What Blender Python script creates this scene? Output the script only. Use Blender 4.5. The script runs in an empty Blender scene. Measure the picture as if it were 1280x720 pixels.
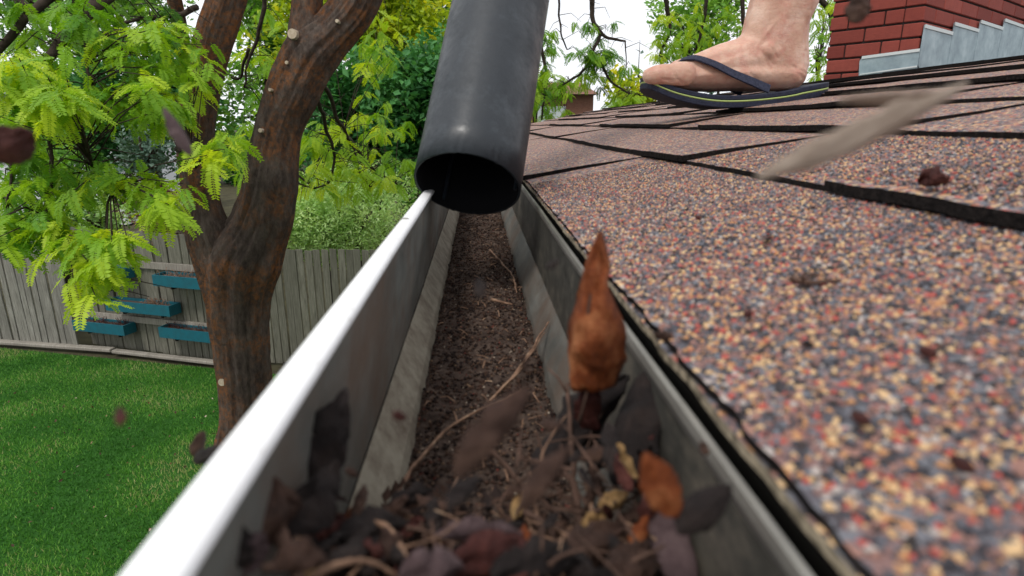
import bpy, bmesh, math, random
import numpy as np
from mathutils import Vector, Matrix, noise, Quaternion
random.seed(7); RNG = np.random.default_rng(7)
S = bpy.context.scene
COL = S.collection

# ------------------------------------------------------------------ camera
F_PX = 750.0
PITCH, YAW = math.radians(15.3), math.radians(3.2)
cd = bpy.data.cameras.new('camera'); cam = bpy.data.objects.new('camera', cd); COL.objects.link(cam)
cam.rotation_euler = (math.pi/2-PITCH, 0, -YAW)
cd.sensor_width = 36; cd.lens = 36*F_PX/1280; cd.clip_start = 0.004; cd.clip_end = 600
cd.dof.use_dof = True; cd.dof.focus_distance = 1.3; cd.dof.aperture_fstop = 16
S.camera = cam
RM = cam.rotation_euler.to_matrix()
def ray(px, py): return RM @ Vector(((px-640)/F_PX, -(py-360)/F_PX, -1))
def P(px, py, y): r = ray(px, py); return r*(y/r.y)          # point at depth y along the gutter axis
def G(px, py, z): r = ray(px, py); return r*(z/r.z)          # point on the level z

# ------------------------------------------------------------------ world, sun
SUN_EL, SUN_AZ = math.radians(58), math.radians(215)     # azimuth from +Y clockwise
w = bpy.data.worlds.new('World'); S.world = w; w.use_nodes = True
nt = w.node_tree; N = nt.nodes; Lk = nt.links; N.clear()
out = N.new('ShaderNodeOutputWorld'); bg = N.new('ShaderNodeBackground'); bg.inputs[1].default_value = 0.11
sky = N.new('ShaderNodeTexSky'); sky.sky_type = 'NISHITA'; sky.sun_disc = False
sky.sun_elevation = SUN_EL; sky.sun_rotation = SUN_AZ; sky.dust_density = 3
tc = N.new('ShaderNodeTexCoord'); nz = N.new('ShaderNodeTexNoise'); nz.inputs['Scale'].default_value = 2.2; nz.inputs['Detail'].default_value = 6
rp = N.new('ShaderNodeValToRGB'); rp.color_ramp.elements[0].position = .25; rp.color_ramp.elements[0].color = (.8,.8,.8,1); rp.color_ramp.elements[1].position = .55
mx = N.new('ShaderNodeMixRGB'); mx.inputs[2].default_value = (9.6, 9.8, 10.2, 1)
Lk.new(tc.outputs['Generated'], nz.inputs['Vector']); Lk.new(nz.outputs['Fac'], rp.inputs[0]); Lk.new(rp.outputs[0], mx.inputs[0])
Lk.new(sky.outputs[0], mx.inputs[1]); Lk.new(mx.outputs[0], bg.inputs[0]); Lk.new(bg.outputs[0], out.inputs[0])
sl = bpy.data.lights.new('sun', 'SUN'); sl.energy = 1.9; sl.angle = math.radians(14); sl.color = (1, .96, .9)
so = bpy.data.objects.new('sun', sl); COL.objects.link(so)
sd = Vector((math.sin(SUN_AZ)*math.cos(SUN_EL), math.cos(SUN_AZ)*math.cos(SUN_EL), math.sin(SUN_EL)))
so.rotation_euler = sd.to_track_quat('Z', 'Y').to_euler()
S.view_settings.view_transform = 'Standard'; S.view_settings.look = 'None'; S.view_settings.exposure = 0.12; S.view_settings.gamma = 1

# ------------------------------------------------------------------ helpers
def tag(o, label=None, cat=None, group=None, kind=None):
    if label: o['label'] = label
    if cat: o['category'] = cat
    if group: o['group'] = group
    if kind: o['kind'] = kind
    return o
def empty(name, loc=(0,0,0)):
    o = bpy.data.objects.new(name, None); COL.objects.link(o); o.location = loc; return o
def mesh(name, vs, fs, mats, parent=None, smooth=False, mi=None, attr=None):
    me = bpy.data.meshes.new(name)
    if isinstance(vs, np.ndarray): vs = vs.tolist()
    if isinstance(fs, np.ndarray): fs = fs.tolist()
    me.from_pydata(vs, [], fs)
    for m in (mats if isinstance(mats, (list, tuple)) else [mats]): me.materials.append(m)
    if mi is not None: me.polygons.foreach_set('material_index', np.asarray(mi, dtype=np.int32))
    if smooth: me.polygons.foreach_set('use_smooth', np.ones(len(me.polygons), dtype=bool))
    if attr is not None:
        a = me.attributes.new('tint', 'FLOAT', 'FACE'); a.data.foreach_set('value', np.asarray(attr, dtype=np.float32))
    me.update()
    o = bpy.data.objects.new(name, me); COL.objects.link(o)
    if parent is not None:
        o.parent = parent; o.matrix_parent_inverse = Matrix.Translation(-Vector(parent.location))
    return o
def inst(name, me, parent, loc, rot=(0,0,0), sc=(1,1,1)):
    o = bpy.data.objects.new(name, me); COL.objects.link(o)
    o.parent = parent; o.matrix_parent_inverse = Matrix.Translation(-Vector(parent.location))
    o.location = loc; o.rotation_euler = rot; o.scale = sc
    return o
class MB:
    def __init__(s): s.v = []; s.f = []; s.m = []
    def add(s, vs, fs, m=0):
        b = len(s.v); s.v += [tuple(v) for v in vs]; s.f += [tuple(i+b for i in f) for f in fs]; s.m += [m]*len(fs)
    def box(s, lo, hi, m=0, M=None):
        x0,y0,z0 = lo; x1,y1,z1 = hi
        vs = [(x0,y0,z0),(x1,y0,z0),(x1,y1,z0),(x0,y1,z0),(x0,y0,z1),(x1,y0,z1),(x1,y1,z1),(x0,y1,z1)]
        if M is not None: vs = [M @ Vector(v) for v in vs]
        s.add(vs, [(0,3,2,1),(4,5,6,7),(0,1,5,4),(1,2,6,5),(2,3,7,6),(3,0,4,7)], m)
    def tube(s, pts, rad, n=6, m=0, cap=True):
        pts = [Vector(p) for p in pts]
        if not hasattr(rad, '__len__'): rad = [rad]*len(pts)
        b = len(s.v); up = Vector((.13,.2,1)).normalized()
        for i, p in enumerate(pts):
            t = (pts[min(i+1, len(pts)-1)] - pts[max(i-1, 0)])
            if t.length < 1e-9: t = Vector((0,0,1))
            t.normalize(); a = t.cross(up)
            if a.length < .05: a = t.cross(Vector((1,0,0)))
            a.normalize(); c = t.cross(a)
            up = -c if False else up
            for k in range(n):
                q = 2*math.pi*k/n; s.v.append(tuple(p + (a*math.cos(q)+c*math.sin(q))*rad[i]))
        for i in range(len(pts)-1):
            for k in range(n):
                k2 = (k+1) % n
                s.f.append((b+i*n+k, b+i*n+k2, b+(i+1)*n+k2, b+(i+1)*n+k)); s.m.append(m)
        if cap:
            s.f.append(tuple(b+k for k in reversed(range(n)))); s.m.append(m)
            e = b+(len(pts)-1)*n; s.f.append(tuple(e+k for k in range(n))); s.m.append(m)
    def build(s, name, mats, parent=None, smooth=False): return mesh(name, s.v, s.f, mats, parent, smooth, s.m)
def bevel(o, wd, seg=2):
    m = o.modifiers.new('bevel', 'BEVEL'); m.width = wd; m.segments = seg; m.limit_method = 'ANGLE'; return o
def fbm(v, sc=1, o=3): return noise.fractal(Vector(v)*sc, 1.0, 2.0, o)
def spline(pts, n=8):
    pts = [Vector(p) for p in pts]
    if len(pts) < 3: return [pts[0].lerp(pts[-1], i/n) for i in range(n+1)]
    r = []
    for i in range(len(pts)-1):
        p0 = pts[max(i-1,0)]; p1 = pts[i]; p2 = pts[i+1]; p3 = pts[min(i+2,len(pts)-1)]
        for k in range(n):
            t = k/n
            r.append(.5*((2*p1)+(p2-p0)*t+(2*p0-5*p1+4*p2-p3)*t*t+(3*p1-p0-3*p2+p3)*t**3))
    r.append(pts[-1]); return r

# ------------------------------------------------------------------ materials
class Mat:
    def __init__(s, name, rough=.8, spec=.3, metal=0):
        s.m = bpy.data.materials.new(name); s.m.use_nodes = True
        s.t = s.m.node_tree; s.N = s.t.nodes; s.b = s.N['Principled BSDF']
        s.b.inputs['Roughness'].default_value = rough; s.b.inputs['Specular IOR Level'].default_value = spec; s.b.inputs['Metallic'].default_value = metal
        s.tc = s.N.new('ShaderNodeTexCoord'); s.co = s.tc.outputs['Object']
    def L(s, a, b): s.t.links.new(a, b)
    def noise(s, scale, detail=5, rough=.55, vec=None, stretch=None):
        n = s.N.new('ShaderNodeTexNoise'); n.inputs['Scale'].default_value = scale; n.inputs['Detail'].default_value = detail; n.inputs['Roughness'].default_value = rough
        v = vec or s.co
        if stretch:
            mp = s.N.new('ShaderNodeMapping'); mp.inputs['Scale'].default_value = stretch; s.L(v, mp.inputs[0]); v = mp.outputs[0]
        s.L(v, n.inputs['Vector']); return n.outputs['Fac']
    def vor(s, scale, feat='F1', out='Distance', rand=1):
        n = s.N.new('ShaderNodeTexVoronoi'); n.feature = feat; n.inputs['Scale'].default_value = scale; n.inputs['Randomness'].default_value = rand
        s.L(s.co, n.inputs['Vector']); return n.outputs[out]
    def ramp(s, fac, stops, const=False):
        r = s.N.new('ShaderNodeValToRGB'); e = r.color_ramp
        if const: e.interpolation = 'CONSTANT'
        while len(e.elements) < len(stops): e.elements.new(.5)
        for el, (p, c) in zip(e.elements, stops):
            el.position = p; el.color = (*c, 1) if len(c) == 3 else c
        s.L(fac, r.inputs[0]); return r.outputs[0]
    def mix(s, fac, a, b, mode='MIX'):
        n = s.N.new('ShaderNodeMixRGB'); n.blend_type = mode
        for i, v in ((0, fac), (1, a), (2, b)):
            if isinstance(v, (int, float)): n.inputs[i].default_value = v
            elif isinstance(v, tuple): n.inputs[i].default_value = (*v, 1)
            else: s.L(v, n.inputs[i])
        return n.outputs[0]
    def math(s, op, a, b=0):
        n = s.N.new('ShaderNodeMath'); n.operation = op
        for i, v in ((0, a), (1, b)):
            if isinstance(v, (int, float)): n.inputs[i].default_value = v
            else: s.L(v, n.inputs[i])
        return n.outputs[0]
    def attr(s, name='tint'):
        n = s.N.new('ShaderNodeAttribute'); n.attribute_name = name; return n.outputs['Fac']
    def rand(s): return s.N.new('ShaderNodeObjectInfo').outputs['Random']
    def col(s, c):
        if isinstance(c, tuple): s.b.inputs['Base Color'].default_value = (*c, 1)
        else: s.L(c, s.b.inputs['Base Color'])
        return s
    def rough(s, r): s.L(r, s.b.inputs['Roughness']); return s
    def bump(s, h, dist, st=1):
        n = s.N.new('ShaderNodeBump'); n.inputs['Distance'].default_value = dist; n.inputs['Strength'].default_value = st
        s.L(h, n.inputs['Height']); s.L(n.outputs[0], s.b.inputs['Normal']); return s
    def translucent(s, color, fac):
        tr = s.N.new('ShaderNodeBsdfTranslucent')
        if isinstance(color, tuple): tr.inputs[0].default_value = (*color, 1)
        else: s.L(color, tr.inputs[0])
        mxs = s.N.new('ShaderNodeMixShader'); mxs.inputs[0].default_value = fac
        o = s.N['Material Output']; s.L(s.b.outputs[0], mxs.inputs[1]); s.L(tr.outputs[0], mxs.inputs[2]); s.L(mxs.outputs[0], o.inputs[0]); return s

GR = [(0,(.035,.033,.040)),(.14,(.085,.083,.098)),(.29,(.135,.14,.16)),(.41,(.20,.115,.105)),(.55,(.28,.145,.115)),(.66,(.38,.075,.058)),(.72,(.44,.22,.10)),(.80,(.57,.38,.20)),(.89,(.39,.34,.31)),(.94,(.03,.022,.020))]
def granule_mat():
    s = Mat('shingle_granules', .75, .35)
    c = s.N.new('ShaderNodeTexVoronoi'); c.inputs['Scale'].default_value = 520; s.L(s.co, c.inputs['Vector'])
    sp = s.N.new('ShaderNodeSeparateColor'); s.L(c.outputs['Color'], sp.inputs[0])
    big = s.noise(42, 4)
    f = s.math('ADD', sp.outputs[0], s.math('MULTIPLY', s.math('SUBTRACT', big, .5), .75))
    base = s.ramp(f, GR, True)
    base = s.mix(s.ramp(s.noise(1.7, 4), [(.35,(0,0,0)),(.75,(.30,.30,.30))]), base, (.17,.11,.105))
    s.col(base); s.bump(c.outputs['Distance'], -.0006, .9); return s.m
def pebble_mat():
    s = Mat('loose_granules', .7, .4); s.col(s.ramp(s.attr(), GR, True)); return s.m
M = {}
M['granule'] = granule_mat(); M['pebble'] = pebble_mat()
s = Mat('asphalt_shadow_edge', .95, .1); s.col(s.ramp(s.noise(400, 3), [(.3,(.004,.0035,.0035)),(.65,(.016,.013,.012)),(.8,(.06,.045,.035))])); s.bump(s.noise(900,3),.001); M['edge'] = s.m  # black asphalt, darkened further to put the butt shadow into the colour
s = Mat('starter_edge', .9, .2); s.col(s.ramp(s.noise(350, 3), [(.35,(.10,.085,.06)),(.6,(.36,.30,.21))])); s.bump(s.noise(700,2), .0006); M['starter'] = s.m
s = Mat('white_enamel', .38, .5); s.col(s.mix(s.ramp(s.noise(90, 8, .75), [(.56,(0,0,0)),(.72,(.55,.55,.55))]), (.86,.86,.87), (.45,.42,.37))); M['white'] = s.m
s = Mat('gutter_inner', .42, .5, .25)
dirt = s.ramp(s.noise(28, 8, .65, stretch=(1,.35,1)), [(.32,(.09,.095,.088)),(.55,(.19,.195,.18)),(.75,(.29,.28,.25))])
dirt = s.mix(s.ramp(s.noise(17, 7, .7), [(.42,(0,0,0)),(.66,(.85,.85,.85))]), dirt, (.17,.115,.085))
s.col(dirt); s.rough(s.ramp(s.noise(40, 5), [(.3,(.32,.32,.32)),(.7,(.6,.6,.6))])); s.bump(s.noise(120, 5), .0004, .6); M['gin'] = s.m
s = Mat('gutter_ledge', .7, .3)
s.col(s.mix(s.ramp(s.noise(55, 8, .75), [(.42,(0,0,0)),(.66,(1,1,1))]), (.33,.295,.23), (.15,.115,.085))); s.bump(s.noise(200, 5), .0006, .8); M['ledge'] = s.m
s = Mat('gutter_back', .5, .45, .2)
dirt = s.ramp(s.noise(26, 9, .75, stretch=(1,.5,1)), [(.36,(.022,.021,.018)),(.52,(.075,.072,.062)),(.66,(.19,.165,.13))]); s.col(dirt); s.bump(s.noise(120, 5), .0004, .6); M['gback'] = s.m
s = Mat('galvanised_flange', .4, .6, .4); s.col(s.ramp(s.noise(45, 6, stretch=(1,.4,1)), [(.3,(.20,.19,.17)),(.7,(.42,.40,.36))])); s.bump(s.noise(150, 4), .0003); M['flange'] = s.m
s = Mat('fascia_gap_shade', .8, .3); s.col((.025,.022,.018)); M['fascia'] = s.m  # near-black: shade of the gap under the shingles put into the colour
s = Mat('wall_siding', .8, .3); s.col(s.mix(s.noise(6), (.42,.38,.32), (.5,.46,.40))); M['siding'] = s.m
s = Mat('soil', .95, .15)
so1 = s.ramp(s.noise(260, 6, .7), [(.3,(.032,.023,.019)),(.5,(.095,.065,.052)),(.68,(.18,.13,.10)),(.8,(.30,.23,.17))])
s.col(s.mix(s.ramp(s.noise(30, 4), [(.35,(0,0,0)),(.7,(.6,.6,.6))]), so1, (.03,.02,.016))); s.bump(s.noise(500, 6, .7), .0018, 1); M['soil'] = s.m
s = Mat('crumb', .9, .2); s.col(s.ramp(s.attr(), [(0,(.02,.012,.010)),(.35,(.055,.03,.021)),(.65,(.10,.058,.038)),(.84,(.16,.04,.03)),(.89,(.22,.14,.085)),(.97,(.38,.31,.24))], True)); M['crumb'] = s.m
s = Mat('black_plastic', .33, .5)
s.col(s.mix(s.ramp(s.noise(38, 9, .8), [(.52,(0,0,0)),(.70,(.9,.9,.9))]), (.010,.014,.019), (.032,.040,.048)))
s.rough(s.ramp(s.noise(45, 8, .75), [(.40,(.36,.36,.36)),(.62,(.60,.60,.60))])); s.bump(s.math('ADD', s.noise(260, 4), s.noise(40, 6, .8)), .0002, .5); M['plastic'] = s.m
s = Mat('dark_interior', .9, .1); s.col((.006,.006,.007)); M['inside'] = s.m
def leafmat(name, c1, c2, c3, tr=.25, ro=.55, sc=60):
    s = Mat(name, ro, .35)
    c = s.ramp(s.noise(sc*1.6, 9, .75), [(.3,c1),(.5,c2),(.72,c3)])
    s.col(c); s.bump(s.noise(sc*4, 7, .7), .0022, 1); s.translucent(c, tr); return s.m
M['leaf_orange'] = leafmat('dry_leaf_orange', (.04,.009,.005), (.24,.055,.010), (.60,.25,.10), .3, sc=45)
M['leaf_brown'] = leafmat('dry_leaf_brown', (.02,.010,.007), (.062,.030,.020), (.13,.07,.045), .15)
M['leaf_dark'] = leafmat('dry_leaf_dark', (.006,.004,.004), (.016,.010,.009), (.04,.025,.02), .03, .85)
M['leaf_tan'] = leafmat('dry_leaf_tan', (.30,.17,.07), (.48,.29,.12), (.58,.42,.22), .25)
M['leaf_mauve'] = leafmat('dry_leaf_mauve', (.05,.030,.032), (.10,.062,.064), (.17,.115,.115), .1)
M['leaf_red'] = leafmat('dry_leaf_red', (.025,.007,.006), (.075,.018,.014), (.15,.045,.03), .2)
M['leaf_beige'] = leafmat('dry_leaf_beige', (.34,.26,.20), (.44,.35,.28), (.55,.46,.38), .2)
s = Mat('twig_bark', .8, .3); s.col(s.ramp(s.noise(140, 5), [(.3,(.10,.055,.035)),(.55,(.24,.14,.09)),(.75,(.42,.29,.19))])); s.bump(s.noise(500, 4), .0005); M['twig'] = s.m
s = Mat('twig_dark', .85, .2); s.col(s.ramp(s.noise(140, 5), [(.3,(.035,.02,.014)),(.7,(.13,.075,.055))])); M['twigd'] = s.m
# brick and chimney
s = Mat('red_brick', .85, .25)
bc = s.mix(s.rand(), (.17,.034,.026), (.30,.07,.052)); bc = s.mix(s.ramp(s.noise(25, 7, .7), [(.35,(0,0,0)),(.75,(.45,.45,.45))]), bc, (.13,.03,.025))
s.col(bc); s.bump(s.noise(90, 6, .7), .003, .8); M['brick'] = s.m
s = Mat('dark_mortar', .95, .1); s.col(s.ramp(s.noise(80, 4), [(.3,(.012,.010,.010)),(.7,(.04,.032,.03))])); M['mortar'] = s.m
s = Mat('lead_flashing', .5, .5, .35)
s.col(s.ramp(s.noise(9, 7, .6), [(.3,(.17,.23,.26)),(.55,(.28,.36,.39)),(.75,(.40,.48,.50))])); s.bump(s.noise(25, 4), .003, .5); M['flash'] = s.m
s = Mat('lead_flashing_edge', .6, .4, .2); s.col((.55,.60,.60)); M['flash2'] = s.m
# bark
s = Mat('tree_bark', .9, .15)
n1 = s.math('MULTIPLY', s.math('ADD', s.noise(34, 9, .75, stretch=(1,1,.45)), s.noise(7, 6, .7, stretch=(1,1,.4))), .5)
base = s.ramp(n1, [(.34,(.022,.016,.014)),(.5,(.075,.056,.047)),(.66,(.15,.12,.10))])
lich = s.math('MULTIPLY', s.ramp(s.noise(2.1, 6, .65), [(.42,(0,0,0)),(.56,(.85,.85,.85))]), s.ramp(s.noise(26, 5, .7), [(.42,(.05,.05,.05)),(.66,(1,1,1))]))
s.col(s.mix(lich, base, (.27,.10,.03))); s.bump(s.math('ADD', n1, s.math('MULTIPLY', s.noise(45, 5, .7, stretch=(1,1,.35)), .4)), .05, .9); M['bark'] = s.m
s = Mat('twig_tree', .9, .15); s.col(s.ramp(s.noise(30, 4), [(.3,(.02,.014,.011)),(.7,(.06,.045,.035))])); M['branch'] = s.m
s = Mat('cut_wood', .9, .2); s.col(s.ramp(s.noise(40, 4), [(.3,(.34,.27,.19)),(.7,(.5,.42,.32))])); M['cut'] = s.m
def foliage(name, stops, tr=.45, ro=.5):
    s = Mat(name, ro, .3); a = s.math('ADD', s.attr(), 0); c = s.ramp(a, stops)
    s.col(c); s.translucent(s.mix(1.0, c, (1.5,1.35,.7), 'MULTIPLY'), tr); return s.m
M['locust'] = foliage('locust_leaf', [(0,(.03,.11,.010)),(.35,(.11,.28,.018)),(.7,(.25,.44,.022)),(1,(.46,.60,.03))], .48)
M['maple'] = foliage('maple_leaf', [(0,(.018,.08,.022)),(.5,(.05,.19,.05)),(1,(.12,.33,.10))], .35)
M['midgreen'] = foliage('mid_leaf', [(0,(.05,.14,.02)),(.5,(.13,.31,.045)),(1,(.28,.50,.10))], .4)
M['yellow'] = foliage('yellow_leaf', [(0,(.14,.26,.015)),(.5,(.34,.46,.02)),(1,(.62,.60,.03))], .45)
M['spirea'] = foliage('shrub_leaf', [(0,(.16,.30,.09)),(.5,(.36,.56,.20)),(1,(.58,.74,.38))], .4)
M['conifer'] = foliage('conifer_leaf', [(0,(.03,.07,.045)),(.5,(.07,.13,.09)),(1,(.14,.22,.16))], .15)
M['purple'] = foliage('purple_leaf', [(0,(.03,.012,.012)),(.5,(.10,.035,.035)),(1,(.24,.12,.10))], .3)
s = Mat('lawn', .95, .1)
s.col(s.mix(s.ramp(s.noise(.8, 4), [(.35,(0,0,0)),(.7,(1,1,1))]), s.ramp(s.noise(35, 6), [(.3,(.014,.06,.010)),(.7,(.04,.14,.02))]), s.ramp(s.noise(30, 6), [(.3,(.02,.08,.012)),(.7,(.06,.18,.028))]))); s.bump(s.noise(60, 6), .03, 1); M['lawn'] = s.m
s = Mat('grass_blade', .6, .3); c = s.ramp(s.attr(), [(0,(.03,.13,.012)),(.4,(.085,.27,.03)),(.8,(.19,.42,.06)),(1,(.42,.42,.17))]); s.col(c); s.translucent(c, .4); M['blade'] = s.m
s = Mat('bare_earth', .95, .1); s.col(s.ramp(s.noise(3, 7), [(.3,(.035,.03,.02)),(.7,(.08,.075,.04))])); M['earth'] = s.m
def wood(name, a, b, c):
    s = Mat(name, .9, .15)
    r = s.N.new('ShaderNodeVectorMath'); r.operation = 'ADD'; cb = s.N.new('ShaderNodeCombineXYZ'); s.L(s.math('MULTIPLY', s.rand(), 40), cb.inputs[0]); s.L(s.math('MULTIPLY', s.rand(), 17), cb.inputs[2])
    s.L(s.co, r.inputs[0]); s.L(cb.outputs[0], r.inputs[1])
    g = s.noise(12, 7, .7, vec=r.outputs[0], stretch=(6,1,.35)); bl = s.noise(1.8, 4, .6, vec=r.outputs[0])
    col = s.ramp(g, [(.3,a),(.52,b),(.72,c)]); col = s.mix(s.math('MULTIPLY', s.rand(), .45), col, tuple(x*.45 for x in b))
    col = s.mix(s.ramp(bl, [(.45,(0,0,0)),(.75,(.55,.55,.55))]), col, tuple(x*.4 for x in b))
    s.col(col); s.bump(g, .004, .8); return s.m
M['plank'] = wood('weathered_plank', (.09,.082,.072), (.23,.22,.19), (.40,.39,.36))
M['plankd'] = wood('grey_plank', (.07,.068,.052), (.17,.165,.13), (.29,.28,.235))  # darker, greener grey boards for the middle and right fences
M['rail'] = wood('fence_rail', (.16,.14,.115), (.30,.275,.235), (.44,.42,.37))
s = Mat('teal_paint', .6, .35); s.col(s.mix(s.ramp(s.noise(14, 6), [(.4,(0,0,0)),(.75,(.6,.6,.6))]), (.004,.10,.135), (.012,.06,.075))); M['teal'] = s.m
s = Mat('pale_siding', .7, .3); s.col(s.mix(s.noise(3), (.62,.64,.66), (.72,.74,.76))); M['pale'] = s.m
s = Mat('grey_roofing', .8, .3); s.col(s.mix(s.noise(10), (.22,.22,.23), (.34,.34,.35))); M['groof'] = s.m
s = Mat('window_glass', .08, .6); s.col((.03,.04,.05)); M['glass'] = s.m
s = Mat('brown_brickwork', .85, .2)
bt = s.N.new('ShaderNodeTexBrick'); bt.inputs['Scale'].default_value = 6; bt.inputs['Color1'].default_value = (.22,.10,.065,1); bt.inputs['Color2'].default_value = (.17,.075,.05,1); bt.inputs['Mortar'].default_value = (.15,.11,.09,1)
mp = s.N.new('ShaderNodeMapping'); mp.inputs['Rotation'].default_value = (math.pi/2,0,0); s.L(s.co, mp.inputs[0]); s.L(mp.outputs[0], bt.inputs[0]); s.col(bt.outputs[0]); M['bbrick'] = s.m
# skin, sandal
s = Mat('skin', .5, .4)
sk = s.ramp(s.noise(28, 5), [(.3,(.48,.27,.19)),(.55,(.60,.385,.29)),(.72,(.70,.50,.40))])
sk = s.mix(s.ramp(s.noise(38, 7, .7), [(.46,(0,0,0)),(.68,(.7,.7,.7))]), sk, (.48,.19,.145))
s.col(sk); s.b.inputs['Subsurface Weight'].default_value = .12; s.b.inputs['Subsurface Radius'].default_value = (.006,.002,.001); s.b.inputs['Subsurface Scale'].default_value = .6
s.bump(s.math('ADD', s.noise(180, 5, .6), s.noise(60, 5, .6, stretch=(1,1,2.2))), .0012, .7); M['skin'] = s.m
s = Mat('toenail', .35, .5); s.col((.62,.42,.34)); M['nail'] = s.m
s = Mat('navy_rubber', .7, .3); s.col(s.ramp(s.noise(300, 3), [(.3,(.008,.010,.022)),(.7,(.022,.026,.05))])); s.bump(s.noise(500,2), .0004); M['navy'] = s.m
s = Mat('lime_stripe', .6, .3); s.col((.34,.42,.14)); M['lime'] = s.m
s = Mat('strap_webbing', .8, .25); s.col(s.ramp(s.noise(350, 3), [(.3,(.010,.012,.025)),(.7,(.035,.04,.07))])); s.bump(s.noise(900,2), .0005); M['strap'] = s.m
s = Mat('cloth_khaki', .9, .1); s.col((.20,.17,.12)); M['khaki'] = s.m

# ------------------------------------------------------------------ large structure: ground
GZ = -3.0
o = mesh('ground', [(-150,-60,GZ-.05),(150,-60,GZ-.05),(150,300,GZ-.05),(-150,300,GZ-.05)], [(0,1,2,3)], M['earth']); tag(o, kind='structure')
FA = G(-260, 404, GZ); FB = G(0, 431, GZ); FC = G(265, 456, GZ)
FD = FC + (FC-FB).normalized()*4.5
v = [(-20,-8,GZ), (0.2,-8,GZ), (0.6,FD.y-.1,GZ), (FD.x,FD.y-.1,GZ), (FC.x,FC.y-.1,GZ), (FB.x,FB.y-.1,GZ), (FA.x-6,FA.y+.6,GZ)]
o = mesh('lawn', v, [tuple(range(len(v)))], M['lawn']); tag(o, kind='structure')
def clipline(x):   # fence y for x
    if x < FC.x: return FB.y + (FC.y-FB.y)*(x-FB.x)/(FC.x-FB.x)
    return FC.y + (FD.y-FC.y)*(x-FC.x)/(FD.x-FC.x)
n = 230000
xs = RNG.uniform(-9.5, -.6, n); ys = RNG.uniform(2.4, 8.2, n)
fy = np.where(xs < FC.x, FB.y + (FC.y-FB.y)*(xs-FB.x)/(FC.x-FB.x), FC.y + (FD.y-FC.y)*(xs-FC.x)/(FD.x-FC.x))
patch = np.array([noise.noise(Vector((x*1.3, y*1.3, 0))) for x, y in zip(xs[:], ys[:])])
bare = (patch > .42) & (RNG.random(n) < .5)
k = (ys < fy-.13) & ~bare & (xs/ys < -.2); xs = xs[k]; ys = ys[k]; patch = patch[k]; n = len(xs)
an = RNG.uniform(0, 6.28, n); hh = RNG.uniform(.015, .042, n)*(1+.3*patch); wd = RNG.uniform(.003, .006, n); le = RNG.uniform(-.022, .022, (n, 2))
V = np.zeros((n, 3, 3)); V[:,0] = np.stack([xs-np.cos(an)*wd, ys-np.sin(an)*wd, np.full(n, GZ)], 1); V[:,1] = np.stack([xs+np.cos(an)*wd, ys+np.sin(an)*wd, np.full(n, GZ)], 1); V[:,2] = np.stack([xs+le[:,0], ys+le[:,1], GZ+hh], 1)
o = mesh('grass', V.reshape(-1,3), np.arange(n*3).reshape(n,3), M['blade'], attr=np.clip(RNG.normal(.45, .25, n)+patch*.7, 0, 1)); tag(o, 'short green mown lawn grass below the gutter', 'grass', kind='stuff')

pl = np.stack([RNG.uniform(-9,-1,900), RNG.uniform(3,7.4,900), np.full(900, GZ+.05)], 1); pl = pl[(pl[:,1] < 6.6) & (pl[:,0]/pl[:,1] < -.2)]
def lawn_bits():
    V, Fc = leafcards(pl, RNG.uniform(.008,.02,len(pl)), None); o = mesh('lawn_litter', V, Fc, M['crumb'], attr=RNG.random(len(pl))*.5+.5); tag(o, 'small tan bits of fallen bark and leaf on the lawn', 'leaf litter', kind='stuff')

# ------------------------------------------------------------------ house roof
PR = [(.0453,-.048),(.25,-.0075),(.45,.032),(.75,.087),(1.1,.128),(1.6,.190),(2.05,.245),(2.6,.303),(3.3,.345),(4.3,.372),(6,.39)]
def zp(x): return zp0(x)-.0042
def zp0(x):
    if x <= PR[0][0]: return PR[0][1] + (x-PR[0][0])*.2
    for i in range(len(PR)-1):
        if x <= PR[i+1][0]:
            x0,z0 = PR[i]; x1,z1 = PR[i+1]; t = (x-x0)/(x1-x0); h = x1-x0
            sl0 = .2 if i == 0 else (z1-PR[i-1][1])/(x1-PR[i-1][0]); j = min(i+2, len(PR)-1)
            sl1 = (PR[j][1]-z0)/(PR[j][0]-x0)
            return (2*t**3-3*t*t+1)*z0+(t**3-2*t*t+t)*h*sl0+(-2*t**3+3*t*t)*z1+(t**3-t*t)*h*sl1
    return PR[-1][1]
EX = .113; X0 = .0453; THK = .0042; YE = 3.6; YS = -.55
house = empty('house', (0.9, 1.5, GZ)); tag(house, 'the near house with its speckled reddish grey shingle roof above the gutter', 'house')
# walls, fascia, deck
mb = MB(); mb.box((.45,-.4,GZ),(6,3.3,-.12)); mb.build('wall', M['siding'], house)
mb = MB(); mb.box((.0535,YS,-.20),(.075,YE-.02,-.066)); mb.build('fascia', M['fascia'], house)
mb = MB(); mb.box((.075,YS,-.20),(.45,YE-.3,-.185)); mb.build('soffit', M['siding'], house)
nx = 60; mb = MB(); xs_ = [.052+(5.9-.052)*(i/nx)**1.6 for i in range(nx+1)]
top = [(x, zp(x)-.0035) for x in xs_]; prof = top + [(x, z-.010) for x, z in reversed(top)]
for yy in (YS, YE-.01): mb.v += [(x, yy, z) for x, z in prof]
L_ = len(prof); mb.f = [tuple(range(L_)), tuple(reversed(range(L_, 2*L_)))] + [((i+1)%L_, i, i+L_, (i+1)%L_+L_) for i in range(L_)]; mb.m = [0]*len(mb.f)
mb.build('roof_deck', M['mortar'], house)
mb = MB(); mb.box((.0508,YS,-.0625),(.0533,YE,-.0562)); mb.build('drip_edge', M['edge'], house)
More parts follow.
